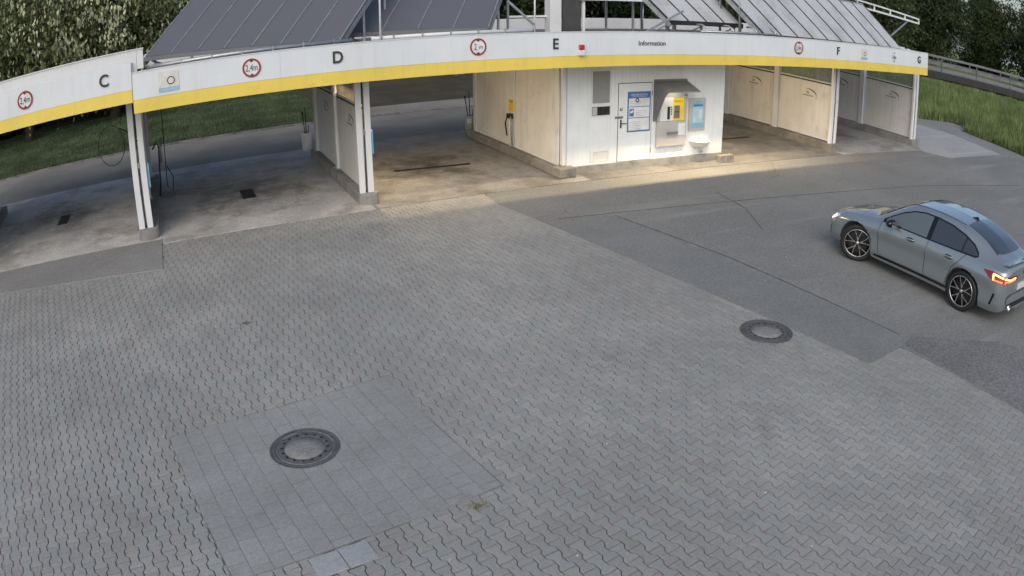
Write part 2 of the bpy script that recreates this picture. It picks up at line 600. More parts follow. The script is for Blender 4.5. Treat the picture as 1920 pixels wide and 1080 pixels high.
def text_mesh(txt, size, align='CENTER', extrude=0.0, bold=0.0):
    cu = bpy.data.curves.new('lettering', 'FONT')
    cu.body = txt
    cu.size = size
    cu.align_x = align
    cu.align_y = 'CENTER'
    cu.extrude = extrude
    cu.offset = bold
    o = bpy.data.objects.new('lettering', cu)
    COL.objects.link(o)
    bpy.context.view_layer.update()
    me = bpy.data.meshes.new_from_object(o.evaluated_get(bpy.context.evaluated_depsgraph_get()))
    bpy.data.objects.remove(o)
    return me


def text_obj(name, txt, size, loc, m, parent=None, rot=(math.pi / 2, 0, 0), extrude=0.002, bold=0.0, align='CENTER', sx=1.0):
    me = text_mesh(txt, size, align, extrude, bold)
    me.materials.clear()
    me.materials.append(m)
    o = bpy.data.objects.new(name, me)
    COL.objects.link(o)
    off = WLOC.get(parent.name, Vector()) if parent is not None else Vector()
    o.location = Vector(loc) - off
    o.rotation_euler = rot
    o.scale = (sx, 1, 1)
    if parent is not None:
        o.parent = parent
    return o


def copy_tree(o, parent=None):
    c = o.copy()
    COL.objects.link(c)
    c.parent = parent
    for ch in list(o.children):
        copy_tree(ch, c)
    return c


# ================================================================== GROUND
PHI = 0.15103
CP, SP_ = math.cos(PHI), math.sin(PHI)


def uv2xy(u, v):
    return (CP * u - SP_ * v, SP_ * u + CP * v)


g = MB().add([(-400, -60, -0.06), (600, -60, -0.06), (600, 600, -0.06), (-400, 600, -0.06)], [(0, 1, 2, 3)]).build('ground', SOIL)
g['kind'] = 'structure'
# paving field (bed below the stones)
bedpoly = [uv2xy(-6, -1.5), uv2xy(9.7, -1.5), uv2xy(9.7, 4.3), uv2xy(8.9, 4.3), (6.65, 15.6), (-7, 15.6)]
paving = sheet('paving', bedpoly, -0.012, BED)

# bay floors
XW = [-5.80, -0.83, 4.08, 8.98, 14.0, 18.72, 23.6]     # partition lines
fl_stain = [((-3.3, 19.1), 0.7), ((1.65, 18.3), 0.65), ((6.3, 18.6), 0.8), None, ((16.5, 18.3), 0.45), ((21.2, 18.6), 0.6)]
for i in range(6):
    if i == 3:
        continue
    x0, x1 = XW[i], XW[i + 1]
    if i == 0:
        poly = [(-9, 15.62), (-0.55, 15.62), (-0.55, 22.6), (-9, 22.6)]
    elif i == 1:
        poly = [(-0.546, 15.3), (4.08, 15.3), (4.08, 22.6), (-0.546, 22.6)]
    elif i == 2:
        poly = [(4.084, 15.3), (9.4, 15.3), (9.4, 22.6), (4.084, 22.6)]
    elif i == 4:
        poly = [(9.404, 15.28), (18.72, 15.28), (18.72, 22.6), (9.404, 22.6)]
    else:
        poly = [(18.724, 15.28), (23.3, 15.2), (23.9, 16.0), (23.9, 22.6), (18.724, 22.6)]
    sheet('bay_floor', poly, 0.012, bay_mat('bay_concrete_%d' % i, *fl_stain[i], tone=(1.5, 1.3, .8, 1, .55, 1.0)[i]))
sheet('apron', [(-9, 14.75), (-4.27, 14.18), (-0.56, 13.70), (-0.556, 15.614), (-9, 15.614)], 0.016, CONG)
# asphalt yard and its patches
sheet('asphalt_yard', [(8.98, 3.0), (9.9, -8), (29, -8), (30.0, 13.3), (28.4, 13.99), (23.6, 13.99), (23.02, 15.18), (18.7, 15.26), (6.62, 15.27), (6.55, 14.35), (7.97, 5.49), (8.86, 5.57)], 0.008, ASPH)
sheet('asphalt_strip', [(8.02, 5.50), (8.92, 5.60), (9.17, 5.83), (8.3, 12.6), (6.9, 13.0), (6.75, 13.2)], 0.012, ASPH2)
sheet('asphalt_coarse', [(9.02, 3.0), (9.95, -7.9), (12.8, -7.9), (12.0, 2.6), (10.6, 4.7), (9.3, 5.7), (8.93, 5.58)], 0.013, ASPHR)
for pts in (((11.55, 13.2), (11.3, 11.9), (10.6, 10.6)), ((7.15, 12.9), (12.4, 12.35), (18.4, 11.7), (23.4, 10.6)), ((8.33, 12.6), (8.85, 9.6), (9.16, 5.84))):
    L_, R2 = [], []
    for i, (a, b) in enumerate(pts):
        a0, b0 = pts[max(0, i - 1)]
        a1, b1 = pts[min(len(pts) - 1, i + 1)]
        l = math.hypot(a1 - a0, b1 - b0)
        L_.append((a - (b1 - b0) / l * .012, b + (a1 - a0) / l * .012))
        R2.append((a + (b1 - b0) / l * .012, b - (a1 - a0) / l * .012))
    sheet('asphalt_seam', R2 + L_[::-1], 0.0155, mat('seam_tar', (0.115, 0.115, 0.11), 0.8, var=0.4, vscale=4), 0.004)
sheet('concrete_apron', [(23.34, 15.2), (23.62, 14.0), (28.3, 14.02), (29.1, 17.0), (28.6, 22.6), (23.95, 22.6), (23.95, 16.0)], 0.014, CONL)
sheet('path', [(28.34, 14.03), (30.2, 13.4), (31.1, 17.8), (35, 19.4), (31, 22.6), (28.65, 22.6), (29.15, 17.0)], 0.010, PATHM)
sheet('rear_lane', [(-40, 22.604), (34, 22.604), (34, 27.0), (5.9, 27.0), (-40, 27.0)], 0.006, LANE)
sheet('rear_lane_verge', [(5.95, 27.15), (34, 27.15), (34, 29.3), (5.95, 29.3)], 0.004, LANE)
sheet('lawn_ground', [(-40, 27.15), (5.8, 27.15), (6.4, 38), (-40, 41)], 0.03, TURF)
# lawn edging stones
ed = thing('lawn_edging', 'low weathered concrete edging between rear lane and lawn', 'kerb', (-12, 27.07, 0))
x = -13.0
k = 0
me0 = None
while x < 34:
    mb = MB().box(x, x + 0.985, 27.02, 27.12, -0.05, 0.055 + 0.01 * random.random())
    mb.build('edging_stone', CONCW, ed, bevel=0.01)
    x += 1.0

# ---- pavers: bone-shaped interlocking stones, columns along v, half-stone offset
PU, PL = 0.128, 0.2525
hw, wa, hl = PU / 2 + 0.0150, PU / 2 - 0.0208, PL / 2 - 0.0036
J = 0.0038
BONE = [(-hw + J, -hl), (hw - J, -hl), (hw - J, -hl * 0.68), (wa + 0.003 - J, -hl * 0.35), (wa + 0.003 - J, hl * 0.35), (hw - J, hl * 0.68), (hw - J, hl),
        (-hw + J, hl), (-hw + J, hl * 0.68), (-wa - 0.003 + J, hl * 0.35), (-wa - 0.003 + J, -hl * 0.35), (-hw + J, -hl * 0.68)]


def stone_template(outline, bev=0.005, depth=0.02):
    n = len(outline)
    inner = []
    for x, y in outline:
        inner.append((x - math.copysign(bev, x), y - math.copysign(bev, y)))
    vs = [(x, y, 0.0) for x, y in inner] + [(x, y, -bev * 0.8) for x, y in outline] + [(x, y, -depth) for x, y in outline]
    fs = [tuple(range(n))]
    for i in range(n):
        j = (i + 1) % n
        fs.append((n + i, n + j, j, i))
        fs.append((2 * n + i, 2 * n + j, n + j, n + i))
    return vs, fs


PT, PR, PB, PLX = 7.754, 3.322, 5.098, 0.524       # slab patch in paver coordinates
MH = [(1.887, 6.775), (8.293, 5.815)]
stones = []
for i in range(-36, 78):
    u = i * PU + 0.046
    for j in range(-2, 68):
        v = j * PL + (PL / 2 if i % 2 else 0) + 0.10
        X, Y = uv2xy(u, v)
        if u > 8.80 and v > 4.32:
            continue
        if u > 9.62:
            continue
        if PLX + 0.075 < u < PR - 0.075 and PB + 0.12 < v < PT - 0.12:
            continue
        if 1.31 < u < 1.76 and 4.88 < v < 5.1:
            continue
        if math.hypot(u - MH[1][0], v - MH[1][1]) < 0.25:
            continue
        if Y > 15.45 or (X < -0.6 and Y > 13.9 + max(0, -X - 0.6) * 0.14) or Y < 0.3 or u < -2.7:
            continue
        # camera-facing wedge only
        if Y < 0.6 or (Y < 4 and X < -0.4 * Y - 0.6):
            continue
        stones.append((X, Y, u, v))
stones.sort(key=lambda s: s[0] ** 2 + s[1] ** 2)
bv, bf = stone_template(BONE)


def inview(X, Y):
    R = Matrix(RM).transposed()
    c = R @ Vector((X, Y, -4.603))
    th = math.atan2(math.hypot(c.x, c.y), -c.z)
    r = th / 0.70
    a = math.atan2(c.y, c.x)
    return abs(r * math.cos(a)) < 0.95 and abs(r * math.sin(a)) < 0.53


me_st = bpy.data.meshes.new('paving_stone')
me_st.from_pydata(bv, [], bf)
me_st.materials.append(PAVER)
near = [s for s in stones if inview(s[0], s[1])][:300]
nset = set(near)
for X, Y, u, v in near:
    o = bpy.data.objects.new('paving_stone', me_st)
    COL.objects.link(o)
    o.location = (X, Y, random.uniform(-0.0015, 0.0015))
    o.rotation_euler = (random.gauss(0, 0.004), random.gauss(0, 0.004), PHI + random.gauss(0, 0.006) + (math.pi if random.random() < 0.5 else 0))
    o.parent = paving
rest = [s for s in stones if s not in nset]
bvn = np.array(bv)
nv = len(bvn)
allv = np.empty((len(rest) * nv, 3), np.float32)
for q, (X, Y, u, v) in enumerate(rest):
    a = PHI + random.gauss(0, 0.006)
    c, s_ = math.cos(a), math.sin(a)
    w = bvn.copy()
    tx, ty = random.gauss(0, 0.004), random.gauss(0, 0.004)
    zz = w[:, 2] + w[:, 0] * tx + w[:, 1] * ty + random.uniform(-0.0015, 0.0015)
    allv[q * nv:(q + 1) * nv, 0] = X + c * w[:, 0] - s_ * w[:, 1]
    allv[q * nv:(q + 1) * nv, 1] = Y + s_ * w[:, 0] + c * w[:, 1]
    allv[q * nv:(q + 1) * nv, 2] = zz
me = bpy.data.meshes.new('paving_stones_far')
me.from_pydata(allv.tolist(), [], [tuple(i + q * nv for i in f) for q in range(len(rest)) for f in bf])
me.materials.append(PAVER)
o = bpy.data.objects.new('paving_stones', me)
COL.objects.link(o)
o.parent = paving
o['kind'] = 'stuff'

# ---- patch of square slabs round the near manhole
patch = sheet('slab_patch', [uv2xy(PLX - .012, PB - .012), uv2xy(PR + .012, PB - .012), uv2xy(PR + .012, PT + .012), uv2xy(PLX - .012, PT + .012)], 0.0035, BEDP, 0.03)
nc, nr = 14, 13
cu_, cv_ = (PR - PLX) / nc, (PT - PB) / nr


def slab_mesh(w, h):
    hw_, hh = w / 2 - 0.0032, h / 2 - 0.0045
    vs, fs = stone_template([(-hw_, -hh), (hw_, -hh), (hw_, hh), (-hw_, hh)], 0.003, 0.02)
    me = bpy.data.meshes.new('slab')
    me.from_pydata(vs, [], fs)
    me.materials.append(SLAB)
    return me


slab_full, slab_half = slab_mesh(cu_, cv_), slab_mesh(cu_, cv_ / 2)
for i in range(nc):
    u = PLX + (i + 0.5) * cu_
    segs = [(PB + (j + .5) * cv_, slab_full) for j in range(nr)] if i % 2 == 0 else \
        [(PB + cv_ / 4, slab_half)] + [(PB + cv_ / 2 + (j + .5) * cv_, slab_full) for j in range(nr - 1)] + [(PT - cv_ / 4, slab_half)]
    for v, me in segs:
        if math.hypot(u - MH[0][0], v - MH[0][1]) < 0.2:
            continue
        o = bpy.data.objects.new('slab', me)
        COL.objects.link(o)
        X, Y = uv2xy(u, v)
        o.location = (X, Y, 0.009 + random.uniform(-0.001, 0.001))
        o.rotation_euler = (random.gauss(0, 0.002), random.gauss(0, 0.002), PHI)
        o.parent = patch
for k, u in enumerate((1.385, 1.675)):
    me = slab_mesh(0.288, 0.29).copy()
    me.materials.clear()
    me.materials.append(SLABL)
    o = bpy.data.objects.new('pale_slab', me)
    COL.objects.link(o)
    X, Y = uv2xy(u, 4.925)
    o.location = (X, Y, 0.011)
    o.rotation_euler = (0, 0, PHI)
    o.parent = patch
    o['label'] = 'pale bluish new slab'


def manhole(u, v, label, group):
    X, Y = uv2xy(u, v)
    t = thing('manhole_cover', label, 'manhole', (X, Y, 0), 0, group)
    z = 0.013
    MB().lathe([(0.392, -0.03), (0.392, z), (0.384, z + .002), (0.372, z + .002), (0.368, z - .003), (0.356, z - .003), (0.352, z + .002), (0.332, z + .002), (0.329, z - .004), (0.318, z - .004), (0.318, -0.03)], 72).build('frame_ring', IRON, t, world=False)
    MB().lathe([(0.313, -0.03), (0.313, z), (0.30, z + .002), (0.295, z - .001), (0.285, z - .001), (0.28, z + .002), (0.232, z + .002), (0.226, z - .002), (0.226, -0.03)], 72).build('cover_ring', IRON, t, world=False)
    MB().lathe([(0.0, z - .001), (0.1, z), (0.224, z - .002), (0.224, -0.03)], 48).build('concrete_fill', COVERC, t, world=False)
    for k in range(16):
        a = 2 * math.pi * (k + .3) / 16
        o = MB().lathe([(0.0, 0.0006), (0.0175, 0.0004), (0.0175, -0.004)], 10, c=(0.254 * math.cos(a), 0.254 * math.sin(a), z + 0.0025)).build('vent_hole', HOLE, t, world=False)
    return t


manhole(*MH[0], 'cast iron manhole cover with concrete centre in the square slab patch', 'manhole covers in the paving')
manhole(*MH[1], 'cast iron manhole cover with concrete centre among bone-shaped pavers beside the asphalt', 'manhole covers in the paving')

# ================================================================== WASH CANOPY
YF = 14.842
ZB, ZM, ZT = 2.803, 3.062, 3.601
canopy = thing('wash_canopy', 'long flat wash bay canopy with white fascia above a yellow band', 'canopy', (11, 18.6, 0))
xs = [-0.806, 2.18, 5.13, 8.09, 11.05, 14.01, 16.97, 19.93, 22.873]
for a, b in zip(xs[:-1], xs[1:]):
    MB().box(a + .001, b - .001, YF, YF + 0.05, ZM + 0.004, ZT).build('white_panel', FASCIA, canopy)
    MB().box(a + .001, b - .001, YF - 0.004, YF + 0.05, ZB, ZM).build('yellow_panel', YELLOW, canopy)
    MB().box(a + .001, b - .001, YF - 0.012, YF + 0.075, ZT + .001, ZT + 0.016).build('coping', WHITE, canopy)
MB().box(-0.78, 22.84, YF + 0.06, 22.35, 3.02, 3.22).build('roof_deck', ROOFM, canopy)
MB().box(-0.80, 22.868, 22.36, 22.42, 2.80, 3.585).build('rear_fascia', WHITE, canopy)
MB().box(22.82, 22.87, YF + 0.08, 22.35, 2.81, 3.59).build('end_fascia', WHITE, canopy)
for yy in (15.9, 18.6, 21.1):
    MB().box(-0.75, 22.8, yy - .06, yy + .06, 2.80, 3.015).build('roof_beam', WHITE, canopy)
# neighbouring canopy over bay C, a step higher
can2 = thing('wash_canopy', 'higher canopy over the bay marked C with white cap and yellow band', 'canopy', (-5, 18.6, 0))
xs2 = [-9.2, -6.4, -3.6, -0.815]
for a, b in zip(xs2[:-1], xs2[1:]):
    MB().box(a + .001, b - .001, YF + .002, YF + 0.05, 3.284, 3.815).build('white_panel', FASCIA, can2)
    MB().box(a + .001, b - .001, YF - 0.003, YF + 0.05, 3.028, 3.281).build('yellow_panel', YELLOW, can2)
MB().box(-9.2, -0.70, 14.96, 15.02, 3.60, 4.04).build('cap_panel', WHITE, can2)
MB().box(-0.695, -0.56, 14.96, 15.02, 3.66, 4.04).build('cap_end', WHITE, can2)
MB().box(-9.2, -0.55, 14.94, 15.06, 4.045, 4.065).build('cap_coping', WHITE, can2)
MB().box(-9.2, -0.85, 15.04, 22.3, 3.25, 3.45).build('roof_deck', ROOFM, can2)
MB().box(-0.812, -0.80, YF + .06, 15.5, 3.04, 3.82).build('end_panel', WHITE, can2)

# conduits and brackets behind the fascia coping
tray = thing('cable_tray', 'pale conduits on brackets running behind the fascia coping', 'conduit', (3, 15.12, 3.22))
MB().tube([(-0.5, 15.10, 3.64), (1.5, 15.12, 3.645), (3.7, 15.1, 3.64)], 0.045, 10).build('pipe', GALV, tray)
MB().tube([(4.1, 15.12, 3.64), (7.7, 15.12, 3.64)], 0.045, 10).build('pipe', WHITE, tray)
x = -0.4
while x < 7.6:
    MB().bar((x, 15.08, 3.2), (x, 15.08, 3.70), 0.03).build('bracket', GALV, tray)
    x += 0.62
tray2 = thing('cable_tray', 'thin conduit with bent supports behind the fascia near the word Information', 'conduit', (14, 15.12, 3.22))
MB().tube([(12.4, 15.1, 3.64), (15.2, 15.1, 3.64)], 0.03, 8).build('pipe', GALV, tray2)
for x in (12.65, 13.55, 14.4, 15.15):
    MB().tube([(x, 15.12, 3.2), (x, 15.14, 3.72), (x - .04, 15.3, 3.80), (x - .08, 15.45, 3.79)], 0.028, 8).build('bent_support', GALV, tray2)

# ---- bay letters, height signs and stickers on the fascia
Ys = YF - 0.006


def letter(ch, x, z, lab):
    o = text_obj('bay_letter', ch, 0.335, (x, Ys - .008, z), INK, extrude=0.012, bold=0.004, sx=0.92)
    tag(o, lab, 'letter', 'bay letters on the fascia')


letter('C', -1.40, 3.555, 'dark raised letter C on the higher white fascia')
letter('D', 3.33, 3.34, 'dark raised letter D on the white fascia')
letter('E', 8.13, 3.34, 'dark raised letter E on the white fascia')
letter('F', 17.58, 3.33, 'dark raised letter F on the white fascia')
letter('G', 22.24, 3.32, 'dark raised letter G at the end of the white fascia')
o = text_obj('information_lettering', 'Information', 0.168, (10.72, Ys - .004, 3.335), INK, extrude=0.004, sx=1.0)
tag(o, 'small dark word Information on the white fascia above the hut', 'lettering')


def height_sign(x, z, txt, lab, ring=RED, r=0.185, faded=False):
    t = thing('height_sign', lab, 'sign', (x, Ys, z), 0, 'round height limit signs on the fascia')
    if not faded:
        MB().lathe([(0, -0.006), (r * 0.985, -0.006), (r * 0.985, 0.005), (0, 0.005)], 40, 'Y', smooth=False).build('disc', PRINTW, t, world=False)
        MB().lathe([(r * 0.80, -0.007), (r * 0.80, -0.010), (r, -0.010), (r, -0.0)], 40, 'Y', smooth=False).build('red_ring', ring, t, world=False)
    for s in (1, -1):
        MB().prism_y([(-0.045, s * r * 0.80), (0.045, s * r * 0.80), (0, s * r * 0.58)][::s], -0.0115, -0.0075).build('arrow', INK, t, world=False)
    for k, w_ in enumerate(txt.split()):
        me = text_obj('numeral', w_, 0.15, (0, 0, 0), INK, extrude=0.001)
        me.parent = t
        me.location = ((-0.065 + 0.125 * k) if ' ' in txt else 0, -0.010, -0.005)
        me.scale = (0.85, 1.25 if k == 0 else 0.9, 1)


height_sign(-3.19, 3.565, '2,4m', 'red ringed height limit sign on the fascia marked C')
height_sign(1.61, 3.335, '2,4m', 'red ringed height limit sign beside the faded sticker before letter D')
height_sign(6.31, 3.35, '2  m', 'red ringed height limit sign with a missing digit before letter E')
height_sign(15.8, 3.34, '2,4m', 'red ringed height limit sign before letter F')
height_sign(20.62, 3.32, '2,4m', 'height limit sign whose ring has faded away before letter G', faded=True)


def sticker(x, z, lab, sc=1.0):
    t = thing('sticker', lab, 'sticker', (x, Ys, z), 0, 'faded stickers on the fascia')
    MB().box(-0.21 * sc, 0.21 * sc, -0.004, 0.003, -0.20 * sc, 0.20 * sc).build('backing', STICK, t, world=False)
    MB().box(-0.21 * sc, 0.21 * sc, -0.006, -0.0045, -0.20 * sc, -0.115 * sc).build('blue_strip', mat('faded_blue', (0.30, 0.50, 0.60), .5), t, world=False)
    MB().lathe([(0.062 * sc, -0.005), (0.062 * sc, -0.009), (0.080 * sc, -0.009), (0.080 * sc, -0.004)], 32, 'Y', c=(0.05 * sc, 0, 0.01), smooth=False).build('ring', INK, t, world=False)
    MB().bar((-0.16 * sc, -0.006, 0.12 * sc), (-0.05 * sc, -0.006, 0.07 * sc), 0.015, 0.004).build('lance', PRINTG, t, world=False)


sticker(-0.06, 3.325, 'faded square sticker with ring and blue strip beside the step of the fascia')
sticker(18.91, 3.31, 'faded square sticker with ring and blue strip between letters F and G', 0.85)
t = thing('alarm_beacon', 'small white alarm box with red lens on the fascia beside letter E', 'alarm', (8.76, Ys, 3.15))
MB().box(8.69, 8.83, Ys - 0.09, Ys, 3.075, 3.20).build('housing', WHITE, t, bevel=0.01)
MB().box(8.715, 8.825, Ys - 0.085, Ys, 3.204, 3.32).build('red_lens', REDB, t, bevel=0.012)

# ================================================================== PARTITION WALLS
NX = -0.05


def partition(xc, label, logos=True, round_end=True, y1=21.3, kerbmat=CONC, milky=False):
    t = thing('partition_wall', label, 'wall', (xc, 18.4, 0), 0, 'partition walls between wash bays')
    # kerb
    if round_end:
        n = 8
        pts = [(xc + 0.23 * math.cos(a), 15.86 + 0.2 * math.sin(a)) for a in [math.pi + math.pi * i / n for i in range(n + 1)]]
        poly = pts + [(xc + 0.23, y1), (xc - 0.23, y1)]
    else:
        poly = [(xc - .23, 15.66), (xc + .23, 15.66), (xc + .23, y1), (xc - .23, y1)]
    MB().prism(poly, -0.03, 0.25).build('kerb', kerbmat, t, bevel=0.02)
    xp = xc - 0.03
    # front double channel posts
    for dx in (-0.105, 0.085):
        m = MB()
        m.box(xp + dx - 0.065, xp + dx + 0.065, 15.78, 15.86, 0.252, 2.99)
        m.build('post', WHITE, t, bevel=0.006)
    MB().box(xp - 0.19, xp + 0.17, 15.75, 15.90, 0.2505, 0.262).build('base_plate', GALV, t)
    MB().tube([(xp - .01, 15.80, 0.27), (xp - .01, 15.79, 1.2), (xp - .01, 15.80, 2.9)], 0.012, 6).build('cable', DARKM, t)
    MB().box(xp - 0.03, xp + 0.012, 15.765, 15.80, 1.55, 1.66).build('clip', GALV, t)
    for yy in (18.50, 21.05):
        MB().box(xp - 0.075, xp + 0.075, yy - .11, yy + .11, 0.252, 2.99).build('post', WHITE, t, bevel=0.006)
        MB().box(xp - 0.14, xp + 0.14, yy - .16, yy + .16, 0.2505, 0.264).build('base_plate', GALV, t)
    for a, b in ((15.93, 18.33), (18.67, 20.88)):
        MB().box(xp - 0.02, xp + 0.02, a + .04, b - .04, 0.32, 2.045).build('panel', PANELW, t)
        for z in (0.30, 2.06, 2.15, 2.90):
            MB().box(xp - 0.03, xp + 0.03, a, b, z - .022, z + .022).build('rail', WHITE, t)
        MB().box(xp - 0.012, xp + 0.012, a, b, 2.083, 2.127).build('gap_strip', DARKM, t)
        MB().box(xp - 0.005, xp + 0.005, a + .02, b - .02, 2.173, 2.877).build('pane', MILKY if (milky and a < 17) else PANE, t)
        for yy in (a + .018, b - .018):
            MB().box(xp - 0.028, xp + 0.028, yy - .018, yy + .018, 0.323, 2.037).build('stile', WHITE, t)
        if logos:
            yc = b - (b - a) * 0.52
            lx = xp - 0.0225
            pts = []
            for i in range(13):
                s = i / 12
                an = math.radians(100 - 125 * s)
                pts.append((yc - 0.05 - 0.42 * math.cos(an), 1.62 + 0.20 * math.sin(an), 0.004 + 0.016 * math.sin(math.pi * min(1, s * 1.0)) + .008 * s))
            mb = MB()
            for (ya, za, wa_), (yb, zb, wb) in zip(pts[:-1], pts[1:]):
                mb.add([(lx, ya, za - wa_), (lx, yb, zb - wb), (lx, yb, zb + wb), (lx, ya, za + wa_)], [(0, 1, 2, 3)])
            mb.build('logo_swoosh', INK, t, fix=False)
            text_obj('logo_letters', 'SB', 0.13, (lx, yc - 0.05, 1.70), INK, t, rot=(math.pi / 2, 0, -math.pi / 2), extrude=0.0008)
            mb = MB()
            for k in range(9):
                ya = yc + 0.17 - k * 0.055
                mb.add([(lx, ya, 1.585), (lx, ya - .042, 1.585), (lx, ya - .042, 1.615), (lx, ya, 1.615)], [(0, 1, 2, 3)])
            mb.build('logo_line', INK, t, fix=False)
    return t


partition(XW[0], 'partition wall at the outer side of the bay marked C')
partition(XW[1], 'partition wall with hose gear between bays C and D')
pDE = partition(XW[2], 'partition wall with rounded kerb and lit top rail between bays D and E', milky=True)
partition(XW[5], 'cream lit partition wall with two arc logos between bays F and G', round_end=False, kerbmat=CONCW)
partition(XW[6], 'outermost partition wall at the canopy end beyond bay G', round_end=False)
# rubber-edged blue tag on two front posts
for xx, lab in ((XW[2] + 0.135, 'blue plastic sleeve on the front post between bays D and E'), (XW[1] + 0.15, 'blue notice fixed to the post between bays C and D')):
    m = MB().box(xx, xx + 0.03, 15.80, 16.02, 1.10, 1.62)
    tag(m.build('blue_sleeve', SKYB, bevel=0.006), lab, 'notice')

# ================================================================== HUT
HX0, HX1, HY, HZ0 = 8.955, 14.04, 15.96, 0.205
hut = thing('technical_hut', 'white ribbed sheet metal hut under the canopy with door and window', 'hut', (11.5, 18.6, 0))
MB().box(8.735, 9.2, 15.68, 21.55, 0.02, 0.25).build('kerb', CONCW, hut, bevel=0.02)
MB().box(9.205, 14.08, 15.92, 21.3, -0.03, 0.20).build('floor_sill', CONC, hut)
m = MB()


def rib_wall(m, x0, x1, z0, z1):
    pitch = 0.115
    x = x0
    while x < x1 - 0.005:
        e = min(x + pitch, x1)
        m.box(x + 0.002, e - 0.005, HY, HY + 0.03, z0, z1)
        x += pitch
    m.box(x0, x1, HY + 0.006, HY + 0.035, z0, z1)


rib_wall(m, HX0 + .1, 9.735, HZ0, 2.99)
rib_wall(m, 9.735, 10.32, HZ0, 0.27)
rib_wall(m, 9.735, 10.32, 0.56, 1.40)
rib_wall(m, 9.735, 10.32, 2.60, 2.99)
rib_wall(m, 10.32, 10.53, HZ0, 2.99)
rib_wall(m, 10.53, 11.57, 2.235, 2.99)
rib_wall(m, 11.57, HX1, HZ0, 2.99)
m.build('front_wall', HUTW, hut)
MB().box(HX0 - .02, HX0 + .10, HY - .03, HY + .09, HZ0 + .06, 2.99).build('corner_post', WHITE, hut, bevel=0.008)
MB().box(HX0 + .075, HX0 + .099, HY - .034, HY - .0305, HZ0 + .06, 2.99).build('grey_strip', LGREY, hut)  # thin grey strip down the corner post
MB().box(HX1 - .04, HX1 + .01, HY + .037, 21.2, HZ0, 2.99).build('side_wall', HUTW, hut)
for a, b in ((16.08, 18.40), (18.72, 21.1)):
    MB().box(8.90, 8.94, a, b, 0.27, 2.99).build('side_panel', PANELW, hut)
    MB().box(8.885, 8.945, a, b, 0.252, 0.292).build('base_rail', WHITE, hut)
MB().box(8.87, 8.95, 18.42, 18.70, 0.252, 2.99).build('side_post', WHITE, hut, bevel=0.006)
MB().box(8.85, 8.95, 18.34, 18.78, 0.2505, 0.266).build('base_plate', GALV, hut)
MB().box(8.87, 8.95, 21.11, 21.3, 0.252, 2.99).build('side_post', WHITE, hut, bevel=0.006)
MB().box(9.0, HX1, 21.21, 21.25, HZ0, 2.99).build('rear_wall', HUTW, hut)
# windows
w = MB().box(9.735, 10.325, HY - .008, HY + .03, 1.70, 1.75).box(9.735, 10.325, HY - .008, HY + .03, 2.555, 2.60).box(9.735, 9.78, HY - .008, HY + .03, 1.751, 2.554).box(10.28, 10.325, HY - .008, HY + .03, 1.751, 2.554).build('window_frame', WHITE, hut)
MB().box(9.781, 10.279, HY + .008, HY + .02, 1.752, 2.553).build('frosted_pane', WINGL, w)
w = MB().box(9.735, 10.325, HY - .008, HY + .03, 1.402, 1.44).box(9.735, 10.325, HY - .008, HY + .03, 1.665, 1.698).box(9.735, 9.77, HY - .008, HY + .03, 1.441, 1.664).box(10.295, 10.325, HY - .008, HY + .03, 1.441, 1.664).build('window_frame', WHITE, hut)
MB().box(9.771, 10.294, HY + .012, HY + .02, 1.442, 1.663).build('dark_pane', WINDK, w)
MB().box(9.79, 9.92, HY + .002, HY + .011, 1.45, 1.65).build('paper_slip', PRINTG, w)
v = MB().box(9.737, 10.318, HY - .006, HY + .03, 0.272, 0.31).box(9.737, 10.318, HY - .006, HY + .03, 0.52, 0.558).box(9.737, 9.83, HY - .006, HY + .02, 0.311, 0.519).box(10.27, 10.318, HY - .006, HY + .02, 0.311, 0.519).build('vent_frame', WHITE, hut)
for k in range(9):
    MB().prism_x([(HY + .015, 0.315 + k * .0225), (HY - .001, 0.313 + k * .0225), (HY - .001, 0.318 + k * .0225), (HY + .015, 0.332 + k * .0225)], 9.831, 10.269).build('louvre', WHITE, v)
# door
d = MB().box(10.545, 11.555, HY - .004, HY + .03, 0.215, 2.215).build('door', HUTW, hut)
for (a, b, c_, e) in ((10.532, 10.543, 0.21, 2.23), (11.557, 11.568, 0.21, 2.23)):
    MB().box(a, b, HY + .0, HY + .03, c_, e).build('door_gap', INK, d)
MB().box(10.545, 11.555, HY - 0.0, HY + .03, 2.217, 2.230).build('door_gap', INK, d)
MB().box(10.60, 10.635, HY - .022, HY - .0045, 1.08, 1.30).build('handle_plate', DARKM, d)
MB().tube([(10.617, HY - .02, 1.21), (10.617, HY - .06, 1.21), (10.76, HY - .062, 1.205)], 0.012, 8).build('handle', DARKM, d)
MB().box(10.44, 10.67, HY - .03, HY - .0065, 1.335, 1.385).build('lock_bar', GREYM, d)
MB().box(10.585, 10.655, HY - .018, HY - .0045, 1.53, 1.60).build('lock_plate', INK, d)
MB().box(10.60, 10.635, HY - .022, HY - .0185, 1.56, 1.595).build('lock_label', PRINTW, d)
for z in (0.45, 1.95):
    MB().tube([(11.562, HY - .012, z - .06), (11.562, HY - .012, z + .06)], 0.012, 8).build('hinge', GREYM, d)
